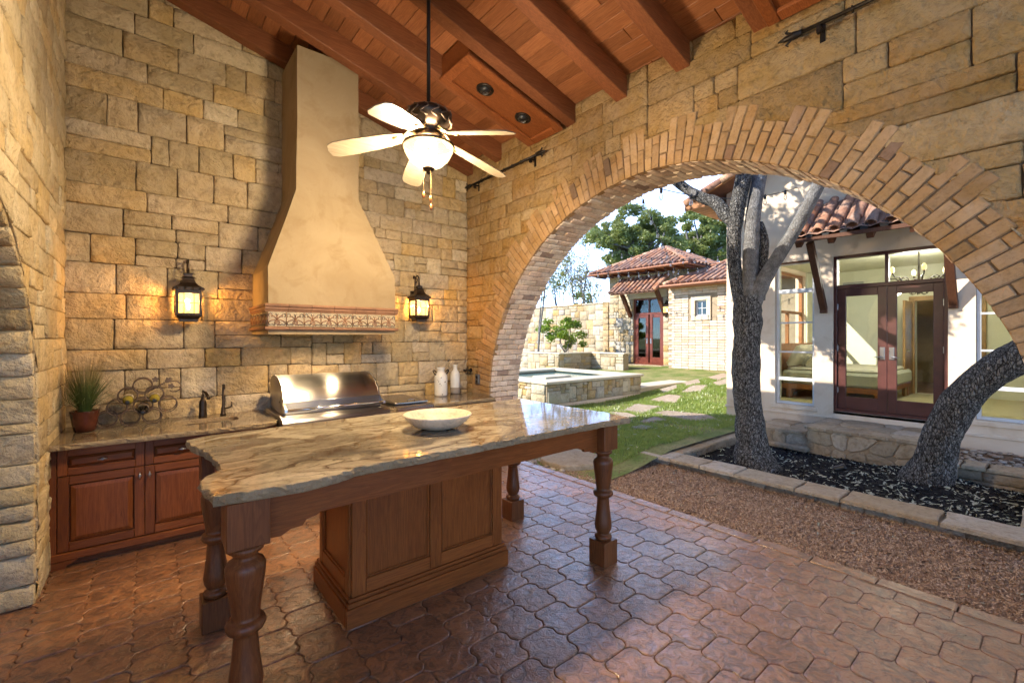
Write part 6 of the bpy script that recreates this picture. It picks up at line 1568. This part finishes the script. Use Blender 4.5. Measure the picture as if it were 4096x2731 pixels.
wre = Vector((1, 0, .40)).normalized(); WO = Vector((14.98, 9.35, 3.64)); Hw = 3.1
rp = MB(); rp.v = [(15.0, 9.35, 3.6), (15.0, 3, 3.6), (17.9, 3, 4.76), (17.9, 7.9, 4.76)]; rp.f = [(0,1,2,3)]; rp.v += [(x, y, z-.08) for x, y, z in rp.v]; rp.f += [(4,7,6,5), (0,4,5,1), (1,5,6,2), (2,6,7,3), (3,7,4,0)]; rp.obj('roof', M['pan'], bwg)
tile_slope(bwg, WO, -Y_, wre, 2.9, Hw, .24, .32, lambda u, v: u > v*.47-.05)
for k in range(10):
    a = Vector((14.98, 9.36, 3.66)); d = Vector((2.9, -1.46, 1.16)); MB().tube([tuple(a+d*((k+q)/10)) for q in (0, .55, 1.1)], [.09, .085, .07], 8).obj('hip_tile', M['tile'], bwg, True)
MB().tube([(14.93, 9.5, 3.57), (14.93, 3, 3.57)], .065, 8).obj('gutter', M['copper'], bwg); MB().box(14.99, XW, 3, 9.4, 3.52, 3.56).obj('soffit', M['soffit'], bwg)
# garden wall
gw = thing('garden_wall', 'tall limestone garden wall of mixed tan and grey blocks joining the stone tower', 'wall', (XT+.2, 16, .3))
stone_wall_x(gw, XT+.1, 13.05, 19.6, .2, 3.2, 'lime_far', .14, (2,3,3,4,5), (1,2,2,3))
coping((XT+.25, 13.0), (XT+.25, 19.7), .42, 14, 3.27, .06, gw, 'lime_far')
pier = thing('wall_pier', 'golden limestone pier ending the garden wall at the tower', 'pier', (XT, 12.9, .3))
MB().box(XT-.05, XT+.4, 12.74, 13.03, .2, 3.25).obj('pier_core', M['mortar_pale'], pier)
for k in range(12):
    s = stone((0, k*.257, .31, k*.257+.25), Vector((XT-.05, 13.04, .2)), -Y_, Z_, -X_, rng, .03, .01, nx=3, ny=3); s.obj('stone', M['lime'], pier, True)
# low raised-bed walls
lb = thing('raised_bed_wall', 'low stepped limestone bed wall with pale coping in front of the garden wall', 'wall', (13, 12.5, .3))
def run_x(x, y0, y1): stone_wall_x(lb, x, y0, y1, .1, 1.03, 'lime_far', .12, (2,3,4,5), (1,1,2,3))
run_x(12.1, 12.0, 15.2); run_x(13.95, 10.42, 12.0)
MB().box(12.12, 14.0, 12.012, 12.3, .1, 1.03).obj('wall_core', M['mortar_pale'], lb)
for r in ashlar(1.83, .93, .12, rng, (2,3,4,5), (1,1,2,3)):
    s = stone(r, Vector((12.11, 12.0, .1)), X_, Z_, -Y_, rng, .035, .012, nx=3, ny=3)
    if s: s.obj('stone', M['lime_far'], lb, True)
for (a, b, c, d) in ((12.04, 12.42, 12.36, 15.2), (12.04, 14.3, 11.94, 12.355), (13.89, 14.3, 10.36, 11.935)): MB().box(a, b, c, d, 1.032, 1.085, .01).obj('coping', M['cream'], lb)
MB().box(12.45, 16, 12.4, 19, .3, .92).obj('bed_soil', M['soil'], lb)
# ---- spa
spa = thing('raised_spa', 'raised square stone spa with smooth pale coping beside the pool', 'spa', (8.4, 8.4, .1))
SX0, SX1, SY0, SY1, SZ = 6.66, 10.1, 6.98, 10.2, .72
def stone_wall_y(par, y, x0, x1, z0, z1, mat, cell, ws, hs):
    for r in ashlar(x1-x0, z1-z0, cell, rng, ws, hs):
        s = stone(r, Vector((x0, y, z0)), X_, Z_, -Y_, rng, .045, .012)
        if s: s.obj('stone', M[mat], par, True)
for (a, b, c, d) in ((SX0+.02, SX1-.02, SY0+.02, SY0+.4), (SX0+.02, SX1-.02, SY1-.4, SY1), (SX0+.02, SX0+.4, SY0+.41, SY1-.41), (SX1-.4, SX1-.02, SY0+.41, SY1-.41)): MB().box(a, b, c, d, -.1, .655).obj('wall_core', M['mortar_pale'], spa)
stone_wall_y(spa, SY0+.02, SX0+.03, SX1-.03, .22, .652, 'lime_far', .075, (2,3,4,5,6), (1,1,2,3,4))
for r in ashlar(2.2, .43, .075, rng, (2,3,4,5,6), (1,1,2,3,4)):
    s = stone(r, Vector((SX0+.02, SY0+2.25, .22)), -Y_, Z_, -X_, rng, .045, .012)
    if s: s.obj('stone', M['lime_far'], spa, True)
MB().box(SX0-.0, SX1+.0, SY0-.01, SY0+.019, -.1, .215, .005).obj('plinth', M['stucco'], spa); MB().box(SX0-.01, SX0+.019, SY0+.0195, SY1, -.1, .215, .005).obj('plinth', M['stucco'], spa)
for (a, b, c, d) in ((SX0-.05, SX1+.05, SY0-.05, SY0+.47), (SX0-.05, SX1+.05, SY1-.47, SY1+.05), (SX0-.05, SX0+.47, SY0+.473, SY1-.473), (SX1-.47, SX1+.05, SY0+.473, SY1-.473)): MB().box(a, b, c, d, .66, SZ, .012).obj('coping', M['cream'], spa)
tag(MB().box(SX0+.41, SX1-.41, SY0+.41, SY1-.41, .3, .63).obj('spa_water', M['water']), kind='structure')
MB().box(7.6, 8.5, 8.0, 8.5, .5, .70, .012).obj('inner_ledge', M['cream'], spa); MB().box(7.15, 7.55, 9.0, 9.72, .5, .70, .012).obj('inner_ledge', M['cream'], spa)
# ---- pool
pool = thing('pool_surround', 'raised cream pool coping beyond the spa', 'pool', (12.4, 8.6, .2))
for (a, b, c, d) in ((10.16, 14.6, 7.1, 7.75), (13.9, 14.6, 7.752, 10.3), (10.16, 13.89, 9.7, 10.3)): MB().box(a, b, c, d, .28, .345, .012).obj('coping', M['cream'], pool); MB().box(a+.03, b-.03, c+.03, d-.03, -.1, .279).obj('pool_wall', M['pooltile' if c > 9 else 'cream'], pool)
tag(MB().box(10.17, 13.92, 7.73, 9.72, .0, .20).obj('pool_water', M['water']), kind='structure')
tag(MB().lathe([(.14, 0), (.10, .05), (.06, .14), (.02, .22), (.002, .24)], (11.55, 8.35, .2), 14).obj('fountain_bubbler', M['foam'], None, True), 'small white bubbler splash rising from the pool water', 'fountain')

# ================================================================== trees
def foliage(rg, clumps, n, size, mb=None, flat=.7):
    mb = mb or MB(); tot = sum(c[1]**2 for c in clumps)
    for (c, r_) in clumps:
        c = Vector(c)
        for k in range(int(n*r_*r_/tot)):
            d = Vector((rg.gauss(0, 1), rg.gauss(0, 1), rg.gauss(0, 1))); d.normalize(); q = c+d*r_*(rg.random()**.45); q.z = c.z+(q.z-c.z)*flat
            if noise.noise(q*(1.1/max(.2, r_*.5))) < -.22: continue
            a = Vector((rg.gauss(0, 1), rg.gauss(0, 1), rg.gauss(0, .7))).normalized(); b = a.orthogonal().normalized(); b.rotate(Quaternion(a, rg.uniform(0, 6.28))); l = rg.uniform(.7, 1.3)*size
            a *= l; b *= l*.5; o = len(mb.v); mb.v += [tuple(q-a), tuple(q+b), tuple(q+a), tuple(q-b)]; mb.f.append((o, o+1, o+2, o+3))
    return mb
def bend(P, n=4):
    """Catmull-Rom resample"""
    P = [Vector(p) for p in P]; out = []
    for i in range(len(P)-1):
        p0, p1, p2, p3 = P[max(i-1, 0)], P[i], P[i+1], P[min(i+2, len(P)-1)]
        for k in range(n):
            t = k/n; out.append(.5*((2*p1)+(p2-p0)*t+(2*p0-5*p1+4*p2-p3)*t*t+(3*p1-p0-3*p2+p3)*t**3))
    out.append(P[-1]); return out
def lerp_r(R, m): return [float(np.interp(i/(m-1), np.linspace(0, 1, len(R)), R)) for i in range(m)]
def limb(P, R, name, mat, par, n=18, jit=.12, sub=5):
    Q = bend(P, sub); return MB().tube(Q, lerp_r(R, len(Q)), n, jit=jit).obj(name, mat, par, True)
t1 = thing('oak_tree', 'live oak with dark furrowed trunk forking into several grey stems in the planter', 'tree', (6.4, 2.61, -.05))
limb([(6.4, 2.60, -.15), (6.4, 2.62, .0), (6.4, 2.66, .3), (6.4, 2.70, .7), (6.4, 2.735, 1.2), (6.4, 2.72, 1.7), (6.4, 2.71, 2.0), (6.4, 2.72, 2.25)], [.36, .265, .195, .175, .18, .165, .18, .165], 'trunk', M['bark'], t1, 28, .14, 6)
limb([(6.38, 2.74, 1.95), (6.37, 2.85, 2.45), (6.36, 2.88, 3.0), (6.36, 2.83, 3.5), (6.35, 2.74, 3.95), (6.3, 2.7, 4.6), (6.1, 2.9, 5.4)], [.10, .085, .088, .10, .10, .09, .05], 'stem', M['bark'], t1, 16, .1)
limb([(6.42, 2.70, 2.05), (6.44, 2.69, 2.7), (6.46, 2.67, 3.3), (6.48, 2.59, 3.9), (6.5, 2.5, 4.6), (6.6, 2.3, 5.5)], [.105, .10, .095, .09, .08, .045], 'stem', M['bark2'], t1, 16, .07)
limb([(6.42, 2.66, 2.1), (6.45, 2.58, 2.35), (6.46, 2.41, 2.66), (6.46, 2.16, 3.06), (6.46, 1.92, 3.52), (6.5, 1.6, 4.2), (6.6, 1.2, 5.0)], [.10, .105, .085, .078, .075, .06, .03], 'stem', M['bark2'], t1, 16, .07)
limb([(6.55, 2.62, 2.2), (6.58, 2.60, 2.7), (6.58, 2.57, 3.0), (6.58, 2.62, 3.28)], [.075, .075, .06, .035], 'stub', M['bark'], t1, 14, .12)
limb([(6.36, 2.85, 3.28), (6.34, 2.98, 3.42), (6.32, 3.12, 3.62), (6.30, 3.32, 3.74), (6.28, 3.62, 3.98), (6.2, 4.1, 4.5), (6.0, 4.6, 5.2)], [.085, .095, .085, .075, .07, .055, .03], 'limb', M['bark'], t1, 14, .12)
k_ = MB().lathe([(.05, 0), (.058, .012), (.05, .024), (.04, .02), (.001, .016)], n=16, M=T(6.22, 3.40, 3.80) @ Matrix.Rotation(-PI/2, 4, 'Y')); k_.obj('pruning_scar', M['bark2'], t1, True)
rg = random.Random(51)
cl_ = []
for k in range(17): cl_.append(((rg.uniform(4.9, 5.5), rg.uniform(3.2, 6.0), rg.uniform(4.4, 5.1)), rg.uniform(.3, .42)))  # dense clumps out of view, added to shade the lower house wall
for k in range(9): cl_.append(((rg.uniform(4.8, 6.6), rg.uniform(3.6, 6.8), rg.uniform(5.2, 7.4)), rg.uniform(.4, .7)))
for k in range(4): cl_.append(((rg.uniform(5.3, 7.6), rg.uniform(.4, 2.8), rg.uniform(5.3, 7.0)), rg.uniform(.4, .6)))
foliage(rg, cl_, 17000, .06).obj('crown', M['oakleaf'], t1, False, False)
for (c, r_) in cl_[::2]: limb([(6.35, 2.7, 4.4), ((6.35+c[0])/2, (2.7+c[1])/2+.1, (4.5+c[2])/2+.1), c], [.05, .035, .012], 'branch', M['bark2'], t1, 7, .05, 4)
t2 = thing('oak_tree', 'leaning oak trunk curving past the right-hand house window', 'tree', (7.25, .95, -.05))
limb([(7.25, 1.0, -.15), (7.22, .985, .02), (7.18, .93, .25), (7.12, .86, .55), (7.05, .73, .9), (7.0, .54, 1.22), (6.98, .25, 1.50), (6.95, -.2, 1.85), (6.9, -.7, 2.4), (6.8, -1.1, 3.3), (6.8, -1.2, 4.4)], [.36, .25, .19, .175, .17, .16, .16, .15, .14, .12, .08], 'trunk', M['bark'], t2, 28, .10, 6)
cl_ = [((rg.uniform(5.5, 8), rg.uniform(-2.6, -.4), rg.uniform(4.6, 6.5)), rg.uniform(.5, .9)) for k in range(6)]
foliage(rg, cl_, 3500, .06).obj('crown', M['oakleaf'], t2, False, False)
for (c, r_) in cl_[::2]: limb([(6.8, -1.2, 4.2), ((6.8+c[0])/2, (-1.2+c[1])/2, (4.3+c[2])/2), c], [.05, .035, .012], 'branch', M['bark2'], t2, 7, .05, 4)
# far oaks: crown clumps along rays, placed at depth
def rayp(u, v, d):
    r = (u-1176)/1025; z = (774-v)/1025
    return Vector((d*(sy_+r*cy_), d*(cy_-r*sy_), 1.69+z*d))
def far_oak(u0, v0, wd, ht, d, n, seed, label, leafmat='oakleaf', trunk=True):
    rg = random.Random(seed); base = rayp(u0, v0, d); g_ = Vector((base.x, base.y, .3)); t = thing('oak_tree', label, 'tree', tuple(g_), 'trees behind the garden wall'); cl_ = []
    sc = d/1025
    for k in range(95):
        a = rg.uniform(0, 2*PI); q = rg.random()**.6; cl_.append((tuple(base+Vector((0, 0, math.sin(a)*q*ht*sc*.5))+Vector((cy_, -sy_, 0))*(math.cos(a)*q*wd*sc*.5)+Vector((sy_, cy_, 0))*rg.uniform(-1, 1)*wd*sc*.3), rg.uniform(.045, .115)*wd*sc))
    foliage(rg, cl_, n, .085*d/30, flat=.75).obj('crown', M[leafmat], t, False, False)
    fork = Vector((base.x, base.y, base.z-ht*sc*.42))
    limb([g_, g_*.5+fork*.5+Vector((.3, 0, 0)), fork], [.38, .3, .25], 'trunk', M['bark2'], t, 10, .1, 4)
    for (c, r_) in cl_[::4]:
        c = Vector(c); limb([fork, fork*.5+c*.5+Vector((rg.uniform(-.5, .5), rg.uniform(-.5, .5), rg.uniform(-.2, .5))), c], [.14, .09, .03], 'branch', M['bark2'], t, 6, .08, 4)
far_oak(1460, 550, 200, 135, 30, 52000, 61, 'dense round oak crown behind the tower roof next to the bare thin trees')
far_oak(1612, 550, 170, 140, 33, 44000, 62, 'spreading oak with open grey branches behind the tower roof beside the house')
far_oak(1700, 560, 120, 120, 36, 9000, 63, 'oak crown partly hidden behind the stucco house', )
# thin multi-stem trees
def thin_tree(u, vtop, d, seed, label, leaves, spread=.9, leafmat='paleleaf', zb=.4, nst=6):
    rg = random.Random(seed); b = rayp(u, 774, d); b.z = zb; H = rayp(u, vtop, d).z-zb; t = thing('slender_tree', label, 'tree', tuple(b), 'slender trees by the garden wall'); tips = []
    for k in range(nst):
        a = rg.uniform(0, 2*PI); e = Vector((math.cos(a), math.sin(a), 0)); h = H*rg.uniform(.75, 1); P = [b, b+e*spread*.12+Z_*h*.3, b+e*spread*.4+Z_*h*.62, b+e*spread*rg.uniform(.6, 1)+Z_*h]
        limb(P, [.05, .04, .025, .007], 'stem', M['bark2'], t, 6, .08, 4)
        for q in range(7):
            f = rg.uniform(.4, .95); p = Vector(P[1])*(1-f)+Vector(P[3])*f; a2 = rg.uniform(0, 2*PI); tip = p+Vector((math.cos(a2)*.5, math.sin(a2)*.5, rg.uniform(.3, .9))); tips.append(tip)
            limb([p, (p+tip)/2+Vector((0, 0, -.05)), tip], [.014, .009, .003], 'twig', M['bark2'], t, 4, 0, 2)
    if leaves: foliage(rg, [(tuple(p), rg.uniform(.2, .42)) for p in tips], leaves, .05*d/20, flat=.8).obj('foliage', M[leafmat], t, False, False)
thin_tree(1330, 545, 23, 71, 'bare slender tree with a few pale leaves behind the garden wall near the tower', 1500)
thin_tree(1290, 560, 24, 72, 'bare slender tree behind the garden wall near the brick arch', 1800)
thin_tree(1388, 600, 25, 73, 'thin leaning tree behind the garden wall pier', 500, 1.6)
thin_tree(1355, 620, 22, 76, 'short thin tree with yellowing leaves above the garden wall', 600, .7)
thin_tree(1236, 590, 18.6, 74, 'small dark-leaved tree rising in the raised bed before the garden wall', 1600, .55, 'oakleaf', .9, 4)
sh = thing('shrub', 'bright lime green shrub against the shaded garden wall', 'shrub', tuple(rayp(1300, 800, 19.0)))
c0 = rayp(1298, 770, 19.0)
foliage(rg, [(tuple(c0+Vector((rg.gauss(0, .45), rg.gauss(0, .45), rg.gauss(.05, .32)))), rg.uniform(.14, .30)) for k in range(26)], 5000, .055).obj('foliage', M['limeleaf'], sh, False, False)
for k in range(6): limb([c0+Vector((0, 0, -.75)), c0+Vector((rg.gauss(0, .2), rg.gauss(0, .2), -.2)), c0+Vector((rg.gauss(0, .4), rg.gauss(0, .4), .3))], [.02, .014, .005], 'stem', M['bark2'], sh, 5, 0, 3)
sh2 = thing('shrub', 'pale yellow-green shrub topping the far side of the garden wall', 'shrub', tuple(rayp(1335, 690, 25)))
c0 = rayp(1338, 690, 25); foliage(rg, [(tuple(c0+Vector((rg.gauss(0, .4), rg.gauss(0, .4), rg.gauss(0, .3)))), .3) for k in range(9)], 1400, .07).obj('foliage', M['limeleaf'], sh2, False, False)
limb([c0+Vector((0, 0, -3.2)), c0+Vector((0, 0, -.2))], [.05, .02], 'stem', M['bark2'], sh2, 6, 0, 3)
# ================================================================== string lights
def string(P, nb, label, sc=1.0):
    s = thing('string_light', label, 'string light', tuple(P[0]), 'string lights over the courtyard'); A, B = Vector(P[0]), Vector(P[1]); sag = P[2]
    f = lambda t: A+(B-A)*t-Z_*(4*sag*t*(1-t))
    MB().tube([tuple(f(t)) for t in np.linspace(0, 1, 24)], .0065*sc, 5).obj('cable', M['black'], s, True)
    for k in range(nb):
        p = f((k+.5)/nb); so_ = MB().lathe([(.012, .02), (.02, .01), (.021, -.05), (.016, -.055)], tuple(p), 10).obj('socket', M['black'], s, True)
        MB().lathe([(.013, -.056), (.02, -.08), (.028, -.105), (.026, -.13), (.012, -.15), (.001, -.153)], tuple(p), 10, caps=False).obj('bulb', M['clearbulb'], so_, True)
string((rayp(1400, 395, 5.6), rayp(1905, 395, 8.6), .42), 9, 'string of clear bulbs crossing in front of the oak stems')
string((rayp(1440, 380, 6.6), rayp(1556, 640, 15.8), -.05), 9, 'string of clear bulbs running down to the tower roof peak')
string((rayp(1190, 605, 14), rayp(1700, 600, 15.2), .35), 22, 'long sagging string of bulbs in front of the tower eaves')
string((rayp(1240, 520, 17), rayp(1690, 585, 13.5), .55), 20, 'string of bulbs sagging past the oak crowns above the tower')
string((rayp(1365, 637, 18.0), rayp(1660, 600, 17.2), .2), 12, 'string of bulbs hung under the tower eaves')
